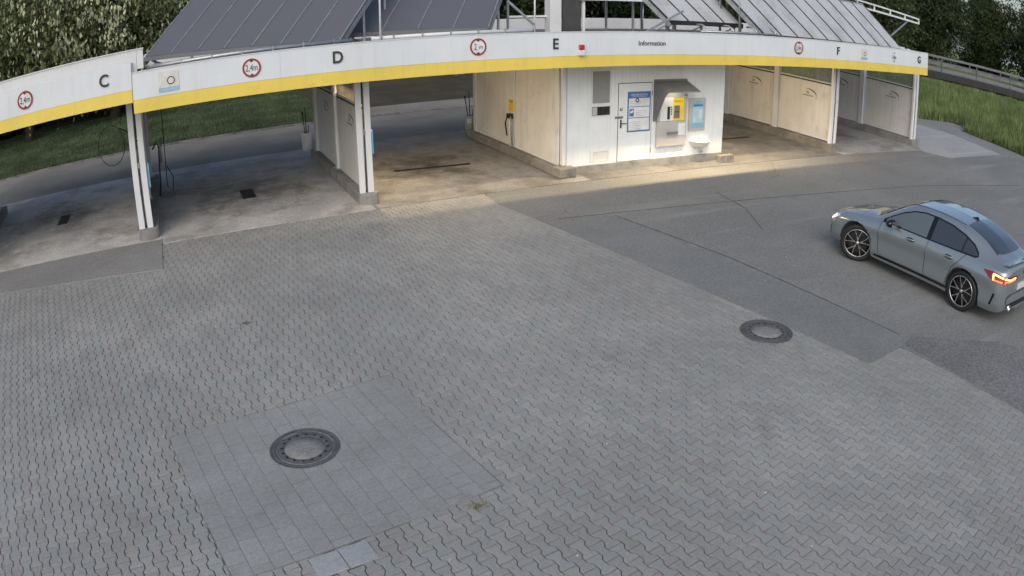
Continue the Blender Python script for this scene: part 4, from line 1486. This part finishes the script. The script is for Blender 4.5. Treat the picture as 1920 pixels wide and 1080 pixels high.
AX = (1.335, -1.27)
WR = 0.348
bme = body_mesh()
bme.materials.append(PAINT)
bme.materials.append(BLACK)
bo = bpy.data.objects.new('body', bme)
COL.objects.link(bo)
cut = MB()
for ax in AX:
    for s in (1, -1):
        cut.lathe([(0, 0.52 * s), (0.388, 0.52 * s), (0.388, 1.2 * s), (0, 1.2 * s)], 56, 'Y', c=(ax, 0, WR + 0.012), smooth=False)
cutter = cut.build('cutter', BLACK)
cutter.data.materials.clear()
md = bo.modifiers.new('arches', 'BOOLEAN')
md.operation = 'DIFFERENCE'
md.object = cutter
md.solver = 'EXACT'
bpy.context.view_layer.update()
nm = bpy.data.meshes.new_from_object(bo.evaluated_get(bpy.context.evaluated_depsgraph_get()))
bo.modifiers.clear()
bo.data = nm
bpy.data.objects.remove(cutter)
for p in nm.polygons:
    c = p.center
    inside = any(math.hypot(c.x - a, c.z - WR - 0.012) < 0.3895 for a in AX) and abs(c.y) > 0.50 and (abs(c.y) < 0.535 or abs(p.normal.y) < 0.3) and abs(c.z - 0) < 0.73
    inarch = inside and (abs(c.y) < 0.53 or abs(math.hypot(c.x - (1.335 if c.x > 0 else -1.27), c.z - WR - .012) - 0.388) < 0.004)
    p.material_index = 1 if inarch else 0
    p.use_smooth = not inarch and len(p.vertices) < 20
nm.materials.clear()
nm.materials.append(PAINT)
nm.materials.append(BLACK)
bo.parent = car


def patch(name, outline, kind, m, off=0.004, grid=0.05, sgn=1, parent=None, thick=0.0):
    if kind == 'side':
        f = lambda a, b: (a, sgn * (side_y(a, b) + off), b)
    elif kind == 'top':
        f = lambda a, b: (a, b, top_z(a, b) + off)
    elif kind == 'rear':
        f = lambda a, b: (rear_x(a, b) - off, a, b)
    else:
        f = lambda a, b: (front_x(a, b) + off, a, b)
    bm = patch_mesh(outline, f, grid)
    bmesh.ops.recalc_face_normals(bm, faces=bm.faces)
    me = bpy.data.meshes.new(name)
    bm.to_mesh(me)
    bm.free()
    me.polygons.foreach_set('use_smooth', [True] * len(me.polygons))
    me.materials.append(m)
    o = bpy.data.objects.new(name, me)
    COL.objects.link(o)
    o.parent = parent or car
    sol = o.modifiers.new('thickness', 'SOLIDIFY')
    sol.thickness = 0.003
    sol.offset = 0
    sol.use_rim = False
    return o


def strip(name, pts, w, kind, m, off=0.003, sgn=1, parent=None):
    """narrow band along a poly-line on the body"""
    L, R_ = [], []
    for i, (a, b) in enumerate(pts):
        a0, b0 = pts[max(i - 1, 0)]
        a1, b1 = pts[min(i + 1, len(pts) - 1)]
        dx, dz = a1 - a0, b1 - b0
        l = math.hypot(dx, dz) or 1
        L.append((a - dz / l * w / 2, b + dx / l * w / 2))
        R_.append((a + dz / l * w / 2, b - dx / l * w / 2))
    return patch(name, L + R_[::-1], kind, m, off, 0.06, sgn, parent)


DLO_top = [(-1.44, 1.045), (-1.30, 1.135), (-1.05, 1.225), (-.75, 1.285), (-.4, 1.315), (-.1, 1.31), (.15, 1.265), (.38, 1.175), (.58, 1.065), (.76, .955)]
DLO_bot = [(.76, .945), (.2, .955), (-.4, .965), (-1.0, .985), (-1.42, 1.005), (-1.46, 1.02)]


def clip_poly(poly, ax, lim, keep_less):
    out = []
    for i in range(len(poly)):
        p, q = poly[i], poly[(i + 1) % len(poly)]
        pin = (p[ax] <= lim) == keep_less
        qin = (q[ax] <= lim) == keep_less
        if pin:
            out.append(p)
        if pin != qin:
            t = (lim - p[ax]) / (q[ax] - p[ax])
            out.append(tuple(p[k] + t * (q[k] - p[k]) for k in (0, 1)))
    return out


def grow(poly, d):
    cx = sum(p[0] for p in poly) / len(poly)
    cz = sum(p[1] for p in poly) / len(poly)
    n = len(poly)
    out = []
    area = sum(poly[i][0] * poly[(i + 1) % n][1] - poly[(i + 1) % n][0] * poly[i][1] for i in range(n))
    s = -1 if area > 0 else 1
    for i in range(n):
        p0, p, p1 = poly[i - 1], poly[i], poly[(i + 1) % n]
        ex, ez = p1[0] - p0[0], p1[1] - p0[1]
        l = math.hypot(ex, ez) or 1
        out.append((p[0] - s * ez / l * d, p[1] + s * ex / l * d))
    return out


for sgn in (1, -1):
    dlo = DLO_top + DLO_bot
    patch('window_trim', grow(dlo, 0.022), 'side', GLOSSB, 0.003, 0.05, sgn)
    fr = clip_poly(clip_poly(dlo, 0, -0.30, False), 0, .70, True)
    rr = clip_poly(clip_poly(dlo, 0, -0.40, True), 0, -1.10, False)
    qq = clip_poly(dlo, 0, -1.125, True)
    patch('front_side_window', fr, 'side', GLASSF, 0.006, 0.05, sgn)
    patch('rear_side_window', rr, 'side', GLASS, 0.006, 0.05, sgn)
    patch('quarter_window', qq, 'side', GLASS, 0.006, 0.05, sgn)
    # door seams
    strip('door_seam', [(.78, .93), (.80, .70), (.78, .45), (.74, .30)], 0.008, 'side', GLOSSB, .0012, sgn)
    strip('door_seam', [(-.36, .95), (-.33, .70), (-.34, .45), (-.36, .30)], 0.008, 'side', GLOSSB, .0012, sgn)
    strip('door_seam', [(-1.24, .99), (-1.10, .82), (-.96, .66), (-.88, .45), (-.86, .31)], 0.008, 'side', GLOSSB, .0012, sgn)
    strip('sill_seam', [(.74, .302), (-.86, .312)], 0.010, 'side', GLOSSB, .0012, sgn)
    strip('skirt', [(.90, .235), (-.92, .235)], 0.05, 'side', PAINT, .022, sgn)
    strip('skirt_recess', [(.86, .275), (-.90, .285)], 0.03, 'side', GLOSSB, .003, sgn)
    # handles
    for hx in (.03, -.88):
        h = MB()
        y = side_y(hx, .82) + .004
        h.tube([(hx + .10, sgn * (y + .002), .825), (hx + .07, sgn * (y + .024), .83), (hx - .07, sgn * (y + .024), .837), (hx - .10, sgn * (y + .002), .837)], [.014, .016, .016, .014], 8)
        h.build('door_handle', PAINT, car, world=False)
        patch('handle_recess', [(hx + .10 * math.cos(a), .825 + .034 * math.sin(a)) for a in [2 * math.pi * k / 14 for k in range(14)]], 'side', GLOSSB, .003, .05, sgn)
    # mirror
    mm = MB()
    ym = side_y(.48, .93)
    prof = []
    vs, fs = [], []
    for i in range(9):
        a = math.pi * i / 8 - math.pi / 2
        for k in range(14):
            b_ = 2 * math.pi * k / 14
            vs.append((.44 + .085 * math.cos(a) * math.cos(b_) + .01, sgn * (ym + .155 + .125 * math.sin(a)), 1.0 + .078 * math.cos(a) * math.sin(b_)))
    for i in range(8):
        for k in range(14):
            fs.append((i * 14 + k, i * 14 + (k + 1) % 14, (i + 1) * 14 + (k + 1) % 14, (i + 1) * 14 + k))
    mo = mm.add(vs, fs, True).build('mirror', GLOSSB, car, world=False)
    MB().bar((.52, sgn * (ym - .02), .935), (.46, sgn * (ym + .10), .965), .06, .04).build('mirror_foot', GLOSSB, mo, world=False)
    MB().box(.360, .366, sgn * (ym + .155) - .095, sgn * (ym + .155) + .095, .945, 1.055).build('mirror_glass', GLASS, mo, world=False, bevel=.004)
    # tail lamp: wraps from flank to tail
    tl = patch('tail_lamp', [(-1.66, .895), (-1.82, .80), (-1.98, .765), (-2.145, .765), (-2.145, .86), (-2.05, .895), (-1.86, .915)], 'side', TAIL, .006, .04, sgn)
    patch('tail_lamp', [(sgn * .30, .80), (sgn * .55, .775), (sgn * .80, .775), (sgn * .80, .88), (sgn * .55, .875), (sgn * .32, .855)][::sgn], 'rear', TAIL, .006, .04)
    strip('led_bar', [(-1.90, .89), (-1.92, .785)], .030, 'side', TAILY, .011, sgn, tl)
    strip('led_bar', [(-1.92, .79), (-2.145, .78)], .024, 'side', TAILE, .011, sgn, tl)
    strip('led_bar', [(-1.90, .882), (-2.145, .848)], .024, 'side', TAILY, .0112, sgn, tl)
    strip('led_bar', [(sgn * .78, .845), (sgn * .62, .825), (sgn * .40, .83)], .022, 'rear', TAILY, .011, 1, tl)
    strip('led_bar', [(sgn * .78, .80), (sgn * .60, .795), (sgn * .42, .805)], .025, 'rear', TAILE, .011, 1, tl)
    # head lamp
    hl_ = patch('head_lamp', [(1.80, .725), (1.95, .635), (2.06, .575), (2.12, .565), (2.125, .61), (2.07, .665), (1.97, .735), (1.85, .755)], 'side', HEADL, .006, .03, sgn)
    patch('head_lamp', [(sgn * .40, .575), (sgn * .62, .565), (sgn * .76, .58), (sgn * .77, .65), (sgn * .60, .645), (sgn * .42, .625)][::sgn], 'front', HEADL, .006, .03)
    patch('head_led', [(1.90, .70), (1.975, .645), (2.0, .68), (1.93, .735)], 'side', HEADE, .011, .03, sgn, hl_)
    patch('head_led', [(2.02, .625), (2.085, .59), (2.085, .63), (2.03, .668)], 'side', HEADE, .011, .03, sgn, hl_)
    patch('air_curtain', [(2.02, .30), (2.06, .30), (2.07, .47), (2.03, .48)], 'side', GLOSSB, .004, .04, sgn)
    patch('rear_reflector_slot', [(-1.90, .36), (-1.94, .36), (-2.0, .56), (-1.96, .57)], 'side', GLOSSB, .004, .04, sgn)
# glass front and rear, spoiler, plate, bumper details
patch('windscreen', [(.86, -.60), (.93, -.3), (.95, 0), (.93, .3), (.86, .60), (.50, .545), (.22, .50), (.20, .25), (.19, 0), (.20, -.25), (.22, -.50), (.50, -.545)], 'top', GLASS, .005, .06)
patch('rear_window', [(-.98, -.455), (-1.40, -.475), (-1.74, -.53), (-1.79, -.3), (-1.805, 0), (-1.79, .3), (-1.74, .53), (-1.40, .475), (-.98, .455), (-.945, 0)], 'top', GLASS, .005, .06)
sp = MB()
for a, b in ((-.62, -.31), (-.31, 0), (0, .31), (.31, .62)):
    xa, xb = (-2.10 + .09 * abs(a) ** 2, -2.10 + .09 * abs(b) ** 2)
    za, zb = 1.055 - .05 * a * a, 1.055 - .05 * b * b
    sp.add([(xa + .12, a, za - .02), (xb + .12, b, zb - .02), (xb - .04, b, zb + .012), (xa - .04, a, za + .012), (xa + .12, a, za - .035), (xb + .12, b, zb - .035), (xb - .035, b, zb - .008), (xa - .035, a, za - .008)],
           [(0, 1, 2, 3), (7, 6, 5, 4), (3, 2, 6, 7), (0, 3, 7, 4), (1, 5, 6, 2)])
sp.build('spoiler', PAINT, car, world=False)
MB().box(-2.197, -2.177, -.26, .26, .60, .71).build('number_plate', PLATE, car, world=False, bevel=.003)
patch('bumper_panel', [(-.66, .40), (.66, .40), (.68, .50), (.50, .545), (-.50, .545), (-.68, .50)], 'rear', PAINT, .02, .06)
patch('diffuser', [(-.58, .30), (.58, .30), (.60, .385), (-.60, .385)], 'rear', GLOSSB, .012, .06)
for s in (1, -1):
    MB().lathe([(.048, 0), (.052, -.09), (.045, -.09), (.04, -.02)], 20, 'X', c=(-2.12, s * .50, .315)).build('exhaust', ALU, car, world=False)
MB().lathe([(0, -.012), (.04, -.012), (.042, 0)], 24, 'X', c=(-2.171, 0, .885)).build('badge', GLOSSB, car, world=False)
patch('grille', [(-.30, .42), (.30, .42), (.32, .56), (-.32, .56)], 'front', GLOSSB, .006, .05)
patch('lower_intake', [(-.40, .29), (.40, .29), (.42, .36), (-.42, .36)], 'front', GLOSSB, .006, .05)
for s in (1, -1):
    strip('roof_seam', [(-.95, s * .50), (-.3, s * .52), (.2, s * .515)], .012, 'top', GLOSSB, .002)
    strip('bonnet_seam', [(.98, s * .66), (1.4, s * .62), (1.8, s * .57), (1.96, s * .50)], .008, 'top', GLOSSB, .0015)
ant = MB()
ant.add([(-.80, -.02, top_z(-.8, 0)), (-.80, .02, top_z(-.8, 0)), (-.95, .02, top_z(-.95, 0)), (-.95, -.02, top_z(-.95, 0)), (-.93, 0, top_z(-.93, 0) + .055)], [(0, 1, 4), (1, 2, 4), (2, 3, 4), (3, 0, 4)])
ant.build('antenna', GLOSSB, car, world=False)


def wheel(x, sgn, steer):
    w = bpy.data.objects.new('wheel', None)
    COL.objects.link(w)
    w.parent = car
    w.location = (x, sgn * 0.775, WR)
    w.rotation_euler = (0, 0, steer + (0 if sgn > 0 else math.pi))
    # local +Y faces outwards
    r = WR
    MB().lathe([(.266, -.105), (.31, -.112), (.335, -.10), (r, -.075), (r, .075), (.335, .10), (.31, .112), (.266, .105), (.258, .09), (.258, -.09)], 48, 'Y').build('tyre', BLACK, w, world=False)
    MB().lathe([(.264, .100), (.261, .108), (.251, .108), (.249, .098)], 48, 'Y').build('rim', ALU, w, world=False)
    MB().lathe([(.249, .097), (.242, .08), (.242, -.09), (.261, -.09)], 48, 'Y').build('barrel', GLOSSB, w, world=False)
    MB().lathe([(0, .02), (.15, .02), (.243, .035), (.243, -.05), (0, -.05)], 40, 'Y').build('brake_disc', BLACK, w, world=False)
    for k in range(5):
        for d in (-1, 1):
            a = 2 * math.pi * k / 5 + .3
            sp_ = MB()
            p0 = (.05 * math.cos(a), .092, .05 * math.sin(a))
            a1, a2 = a + d * .14, a + d * .29
            p1 = (.12 * math.cos(a1), .098, .12 * math.sin(a1))
            p2 = (.252 * math.cos(a2), .100, .252 * math.sin(a2))
            sp_.bar(p0, p1, .016, .014).bar(p1, p2, .0125, .012)
            sp_.build('spoke', ALU, w, world=False)
    MB().lathe([(0, .106), (.03, .104), (.034, .095), (.034, .04)], 20, 'Y').build('hub_cap', ALU, w, world=False)


wheel(AX[0], 1, math.radians(30))
wheel(AX[0], -1, math.radians(26))
wheel(AX[1], 1, 0)
wheel(AX[1], -1, 0)

# ================================================================== VEGETATION
LEAFD = leaf_mat('dark_leaves', (0.03, 0.05, 0.022), (0.085, 0.115, 0.05), 0.25)
LEAFM = leaf_mat('mid_leaves', (0.03, 0.05, 0.018), (0.07, 0.10, 0.035), 0.25)
BLOSS = leaf_mat('blossom_leaves', (0.09, 0.115, 0.045), (0.20, 0.23, 0.10), 0.25)
PETAL = leaf_mat('blossom_petals', (0.34, 0.36, 0.20), (0.62, 0.64, 0.46), 0.3)
CONIF = leaf_mat('conifer_needles', (0.014, 0.026, 0.014), (0.03, 0.05, 0.022), 0.12)
GRASSL = leaf_mat('lawn_blades', (0.075, 0.11, 0.055), (0.145, 0.19, 0.10), 0.2)
GRASST = leaf_mat('meadow_blades', (0.10, 0.16, 0.05), (0.24, 0.32, 0.12), 0.25, (0.36, 0.35, 0.20), 0.10)


def leaf_cloud(n_clump, per, R, zc, rz, leaf, flat=0.5, droop=0.0, z_lo=None, seed=0, shell=0.55, tight=1.0):
    r = np.random.default_rng(seed)
    d = r.normal(size=(n_clump, 3))
    d /= np.linalg.norm(d, axis=1)[:, None]
    rad = shell + (1 - shell) * r.random(n_clump)
    wob = 1 + 0.22 * np.sin(d[:, 0] * 5 + seed) * np.cos(d[:, 1] * 4 + 2 * seed)
    C = d * (rad * wob)[:, None] * np.array([R, R, rz]) + np.array([0, 0, zc])
    if z_lo is not None:
        C[:, 2] = np.maximum(C[:, 2], z_lo + 0.4 * r.random(n_clump))
    cs = R * 0.20 * tight * (0.6 + 0.8 * r.random(n_clump))
    P = np.repeat(C, per, 0) + r.normal(size=(n_clump * per, 3)) * np.repeat(cs, per)[:, None] * np.array([0.6, 0.6, 0.5])
    n = len(P)
    a = r.normal(size=(n, 3))
    a /= np.linalg.norm(a, axis=1)[:, None]
    nn = r.normal(size=(n, 3)) + np.array([0, 0, flat * 2])
    b = np.cross(nn, a)
    b /= np.linalg.norm(b, axis=1)[:, None] + 1e-9
    if droop:
        a = a * (1 - droop) + np.array([0, 0, -1]) * droop
    s = leaf * (0.6 + 0.8 * r.random(n))[:, None]
    V = np.stack([P - a * s - b * s * .15, P + b * s * .5, P + a * s, P - b * s * .5], 1)
    V[:, :, 2] = np.maximum(V[:, :, 2], 0.05)
    return V


def make_tree(name, label, cat, kind, h, R, seed, group, z0=None):
    t = thing(name, label, cat, (0, 0, 0), 0, group)
    r = random.Random(seed)
    mb = MB()
    pts = [(0, 0, -.1)]
    for k in range(1, 7):
        pts.append((r.gauss(0, .08) * k * .5, r.gauss(0, .08) * k * .5, h * .8 * k / 6))
    mb.tube(pts, [h * .026 * (1 - .13 * k) + (.06 if k == 0 else 0) for k in range(7)], 9)
    for k in range(9):
        a = r.random() * 6.28
        zb = h * (.15 + .07 * k)
        ln = R * (.55 + .35 * r.random())
        mb.tube([(0, 0, zb), (ln * .5 * math.cos(a), ln * .5 * math.sin(a), zb + .35), (ln * math.cos(a), ln * math.sin(a), zb + .9)], [h * .010, h * .006, h * .002], 6)
    mb.build('trunk', BARK, t, world=False)
    if kind == 'conifer':
        rr = np.random.default_rng(seed)
        n = 15000
        z = h * (0.02 + .98 * rr.random(n) ** 1.25)
        rad = R * (1 - z / h) ** .8 * np.sqrt(.25 + .75 * rr.random(n)) * (1 + .18 * np.sin(z * 7))
        an = rr.random(n) * 6.28
        P = np.stack([rad * np.cos(an), rad * np.sin(an), z - .25 * rad], 1)
        out = np.stack([np.cos(an), np.sin(an), -.45 + .2 * rr.normal(size=n)], 1)
        side = np.stack([-np.sin(an), np.cos(an), .3 * rr.normal(size=n)], 1)
        s = (.16 + .16 * rr.random(n))[:, None]
        V = np.stack([P - out * s, P + side * s * .35, P + out * s, P - side * s * .35], 1)
        V[:, :, 2] = np.maximum(V[:, :, 2], .05)
        quads_obj('crown', V, CONIF, t)
    elif kind == 'blossom':
        quads_obj('crown', leaf_cloud(230, 55, R, h * .5, h * .46, .14, .2, .35, 1.4, seed, .4), BLOSS, t)
        quads_obj('blossom', leaf_cloud(420, 12, R * 1.04, h * .5, h * .47, .13, .2, .75, 1.5, seed + 1, .75, .5), PETAL, t)
    elif kind == 'mid':
        quads_obj('crown', leaf_cloud(240, 60, R, h * .5, h * .48, .16, .5, 0, .4, seed, .45), LEAFM, t)
    else:
        quads_obj('crown', leaf_cloud(240, 60, R, h * .46, h * .48, .17, .5, 0, .3, seed, .4), LEAFD, t)
    return t


G_BACK = 'dark trees closing the rear of the site'
protos = [make_tree('broadleaf_tree', 'dense dark broadleaf tree behind the lawn and canopy', 'tree', 'dark', 11, 4.2, 3, G_BACK),
          make_tree('conifer_tree', 'dark conifer with branches to the ground behind the canopy', 'tree', 'conifer', 13, 3.2, 5, G_BACK),
          make_tree('broadleaf_tree', 'mid green leafy tree in the rear tree belt', 'tree', 'mid', 10, 4.0, 8, G_BACK)]
used = [False] * 3


def place(k, x, y, s=1.0, rz=None, label=None, group=None):
    if not used[k]:
        o = protos[k]
        used[k] = True
    else:
        o = copy_tree(protos[k])
    o.location = (x, y, -0.03)
    o.rotation_euler = (0, 0, rz if rz is not None else random.random() * 6.28)
    sc = s * random.uniform(.92, 1.1)
    o.scale = (sc, sc, sc * random.uniform(.95, 1.1))
    if label:
        o['label'] = label
    if group:
        o['group'] = group
    return o


kinds = [0, 1, 0, 2, 1, 0, 1, 0, 2, 0, 1, 0, 0, 1, 0, 2]
for i in range(15):
    place(kinds[i], -16 + i * 4.3 + random.uniform(-.8, .8), 43.5 - i * 0.12 + random.uniform(-1.5, 1.5))
for i in range(12):
    place(kinds[(i * 5 + 2) % 16], -18 + i * 5.6 + random.uniform(-1, 1), 50 + random.uniform(-1.5, 1.5), 1.25, None, ['taller dark broadleaf tree in the second row of the tree belt', 'taller dark conifer in the second row of the tree belt', 'taller mid green tree in the second row of the tree belt'][kinds[(i * 5 + 2) % 16]], 'second row of the rear tree belt')
# flowering trees at the left
b1 = make_tree('blossom_tree', 'loose tree with pale blossom clusters behind the canopy marked C', 'tree', 'blossom', 9.5, 4.2, 21, 'pale blossoming trees')
b1.location = (-7.6, 36.0, 0)
b2 = copy_tree(b1)
b2.location = (-3.0, 37.4, 0)
b2.rotation_euler = (0, 0, 2.1)
b3 = copy_tree(b1)
b3.location = (-13.0, 34.5, 0)
b3.rotation_euler = (0, 0, 4.0)
# trees beyond the road at the right
G_R = 'trees beyond the bridge road'
for i, (x, y, k, s) in enumerate(((66, 50, 0, 1.1), (58, 56, 2, 1.2), (72, 56, 1, 1.1), (50, 61, 0, 1.2), (79, 50, 0, 1.2), (64, 62, 0, 1.4), (88, 46, 2, 1.1), (84, 56, 0, 1.4), (96, 52, 1, 1.3), (42, 69, 0, 1.2), (92, 40, 0, 1.2), (86, 35, 0, 1.15), (98, 37, 0, 1.4), (82, 30, 2, 1.1), (94, 31, 1, 1.2))):
    place(k, x, y, s, None, ['dense dark broadleaf tree beyond the bridge railing', 'dark conifer beyond the bridge railing', 'mid green tree beyond the bridge railing'][k], G_R)


def blades(n, sampler, h0, h1, w, seed, lean=.35):
    r = np.random.default_rng(seed)
    X, Y, Z = sampler(r, n)
    a = r.random(n) * 6.28
    h = h0 + (h1 - h0) * r.random(n)
    dx, dy = np.cos(a), np.sin(a)
    la = r.random(n) * 6.28
    lx, ly = np.cos(la) * h * lean * r.random(n), np.sin(la) * h * lean * r.random(n)
    B0 = np.stack([X - dx * w, Y - dy * w, Z], 1)
    B1 = np.stack([X + dx * w, Y + dy * w, Z], 1)
    T = np.stack([X + lx, Y + ly, Z + h], 1)
    return np.stack([B0, B1, T], 1)


def lawn_s(r, n):
    x = r.uniform(-14, 6.0, n)
    y = 27.15 + (11.5 * r.random(n))
    return x, y, np.full(n, .03)


o = quads_obj('lawn', blades(70000, lawn_s, .04, .12, .018, 1), GRASSL, None, 'stuff', 3)
tag(o, 'short green lawn behind the rear lane', 'grass')


def embank(x, y):
    """meadow rising gently to the road bank"""
    t = np.clip((x - 31 + (y - 15) * .10) / 20, 0, 1)
    return 0.02 + 0.15 * t * t * (3 - 2 * t)


gx, gy = np.linspace(29.4, 56, 40), np.linspace(-6, 46, 50)
EDGE = [(29.0, -6), (29.6, 10), (30.0, 13.4), (30.6, 16.0), (30.95, 17.8), (34.4, 19.3), (32, 19.85), (30.4, 20.5), (30.4, 23), (34.2, 23), (34.2, 46)]


def edge_x(y):
    return np.interp(y, [-6, 10, 13.4, 16, 17.7, 18.2, 19.2, 19.7, 20.4, 23, 24, 46], [29.0, 29.6, 30.05, 30.65, 31.0, 32.2, 33.6, 32.0, 30.5, 30.5, 31, 34.2])


def xmax(y):
    return np.minimum(64.0, 54.23 - (y - 34.82) * 0.713 - 1.0)


vs, fs = [], []
for j, y in enumerate(gy):
    e = float(edge_x(y))
    for i in range(40):
        x = e + (xmax(y) - e) * i / 39
        vs.append((float(x), float(y), float(embank(x, y))))
for j in range(49):
    for i in range(39):
        fs.append((j * 40 + i, j * 40 + i + 1, (j + 1) * 40 + i + 1, (j + 1) * 40 + i))
mead = MB().add(vs, fs, True).build('meadow_ground', TURF, fix=False)
mead['kind'] = 'structure'


def mead_s(r, n):
    y = r.uniform(2, 42, n)
    e = edge_x(y)
    x = e + .1 + (xmax(y) - .3 - e) * r.random(n) ** 1.5
    return x, y, embank(x, y)


mb_ = blades(170000, mead_s, .25, .80, .022, 2)
zb_ = mb_[:, 0, 2]
fade = np.clip((xmax(mb_[:, 0, 1]) - mb_[:, 0, 0]) / 9.0, 0.25, 1.0)
clump = 0.8 + 0.35 * np.sin(mb_[:, 0, 0] * 1.7 + np.sin(mb_[:, 0, 1] * 1.3) * 2) * np.sin(mb_[:, 0, 1] * 2.1)
mb_[:, 2, 2] = zb_ + (mb_[:, 2, 2] - zb_) * fade * clump
o = quads_obj('meadow_grass', mb_, GRASST, None, 'stuff', 3)
tag(o, 'tall unmown meadow grass beside the path', 'grass')

RAILM = mat('weathered_rail_steel', (0.16, 0.17, 0.175), 0.6, metal=0.3, var=0.2, vscale=2)
# ---- bridge road with railing at the right
rd = Vector((4.74, -6.65, 0)).normalized()
rn = Vector((-rd.y, rd.x, 0))
r0 = Vector((54.2, 34.8, -0.2))


def rp(s, off, z):
    p = r0 + rd * s + rn * off
    return (p.x, p.y, z - 0.2)


s0, s1 = -34, 34
m = MB().add([rp(s0, 0, 1.05), rp(s1, 0, 1.05), rp(s1, 7, 1.05), rp(s0, 7, 1.05), rp(s0, 0, .9), rp(s1, 0, .9), rp(s1, 7, .9), rp(s0, 7, .9)], [(3, 2, 1, 0), (4, 5, 6, 7), (0, 1, 5, 4), (1, 2, 6, 5), (2, 3, 7, 6), (3, 0, 4, 7)]).build('road', PATHM)
m['kind'] = 'structure'
t = thing('bridge_girder', 'dark edge girder carrying the road above the meadow', 'bridge', rp(15, 0, 0))
MB().bar(rp(s0, -.12, .80), rp(s1, -.12, .80), .2, .56).build('edge_beam', DARKM, t)
MB().bar(rp(s0, .8, .5), rp(s1, .8, .5), .5, .5).build('girder', DARKM, t)
for s in range(-30, 34, 12):
    MB().box(-.6, .6, -.6, .6, -.1, .4).build('pier', CONCW, t, world=False).location = Vector(rp(s, 1.2, 0)) - Vector(rp(15, 0, 0))


def railing(off, lab, hgt, two):
    t = thing('bridge_railing', lab, 'railing', rp(15, off, 1.05))
    MB().bar(rp(s0, off, 1.05 + hgt), rp(s1, off, 1.05 + hgt), .11, .10).build('top_rail', RAILM, t)
    MB().bar(rp(s0, off + .06, 1.05 + hgt * .55), rp(s1, off + .06, 1.05 + hgt * .55), .10, .30 if two else .06).build('guard_rail', RAILM, t)
    s = s0 + 1.0
    while s < s1:
        MB().bar(rp(s, off, 1.03), rp(s, off, 1.05 + hgt), .09).build('post', RAILM, t)
        s += 3.4


railing(.2, 'galvanised guard rail along the road edge above the meadow', 1.25, True)
railing(6.8, 'galvanised railing along the far road edge before the trees', 1.1, False)
f = MB().add([(60, 10, -.02), (400, 10, -.02), (400, 200, -.02), (60, 200, -.02)], [(0, 1, 2, 3)]).build('far_field', FIELD)
f['kind'] = 'structure'
t = thing('hall_stand_in', 'pale grey distant hall-shaped stand-in seen between the trees at the right', 'stand-in', (170, 88, 0))  # stand-in added for an unidentified pale patch beyond the trees
m = MB()
m.box(150, 200, 80, 100, -.1, 4.4).build('wall', mat('pale_cladding', (0.45, 0.50, 0.56), .5, var=.08, vscale=.2), t)
MB().prism_x([(79, 4.41), (101, 4.41), (90, 6.2)], 149, 201).build('roof', mat('pale_roof', (0.40, 0.44, 0.48), .5), t)

# ================================================================== SMALL LITTER AND WEEDS ON THE PAVING
WEED = leaf_mat('dry_weeds', (0.10, 0.11, 0.05), (0.22, 0.19, 0.11), 0.2)
for k, (u, v) in enumerate(((2.28, 10.35), (2.95, 4.95))):
    X, Y = uv2xy(u, v)
    r = np.random.default_rng(50 + k)
    n = 90
    B = np.stack([r.normal(size=n) * .045, r.normal(size=n) * .02, np.zeros(n)], 1)
    dr = r.normal(size=(n, 3)) * np.array([.022, .022, 0]) + np.array([0, 0, .012])
    sd_ = np.cross(dr, [0, 0, 1.0])
    sd_ /= np.linalg.norm(sd_, axis=1)[:, None] + 1e-9
    w = quads_obj('weed_tuft', np.stack([B - sd_ * .005, B + sd_ * .005, B + dr], 1), WEED, None, None, 3)
    w.location = (X, Y, 0.0)
    w['kind'] = 'stuff'
    tag(w, 'small dry weed tuft growing in a joint of the paving', 'weed', 'weed tufts in paving joints')
mb = MB()
r = random.Random(4)
for k in range(240):
    if k < 150:
        u, v = r.uniform(-2, 8.5), r.uniform(2, 14)
        X, Y = uv2xy(u, v)
    else:
        X, Y = r.uniform(7.5, 22), r.uniform(4, 14.5)
    q = r.uniform(.004, .013)
    z = .001 if k < 150 else .015
    a = r.random() * 3
    c, s_ = math.cos(a) * q, math.sin(a) * q
    mb.add([(X + c, Y + s_, z), (X - s_, Y + c, z), (X - c, Y - s_, z), (X + s_, Y - c, z), (X, Y, z + q * .8)], [(0, 1, 4), (1, 2, 4), (2, 3, 4), (3, 0, 4)])
o = mb.build('grit', mat('pale_grit', (0.55, 0.54, 0.50), 0.8), kind='stuff')
tag(o, 'scattered pale grit and crumbs on paving and asphalt', 'grit')
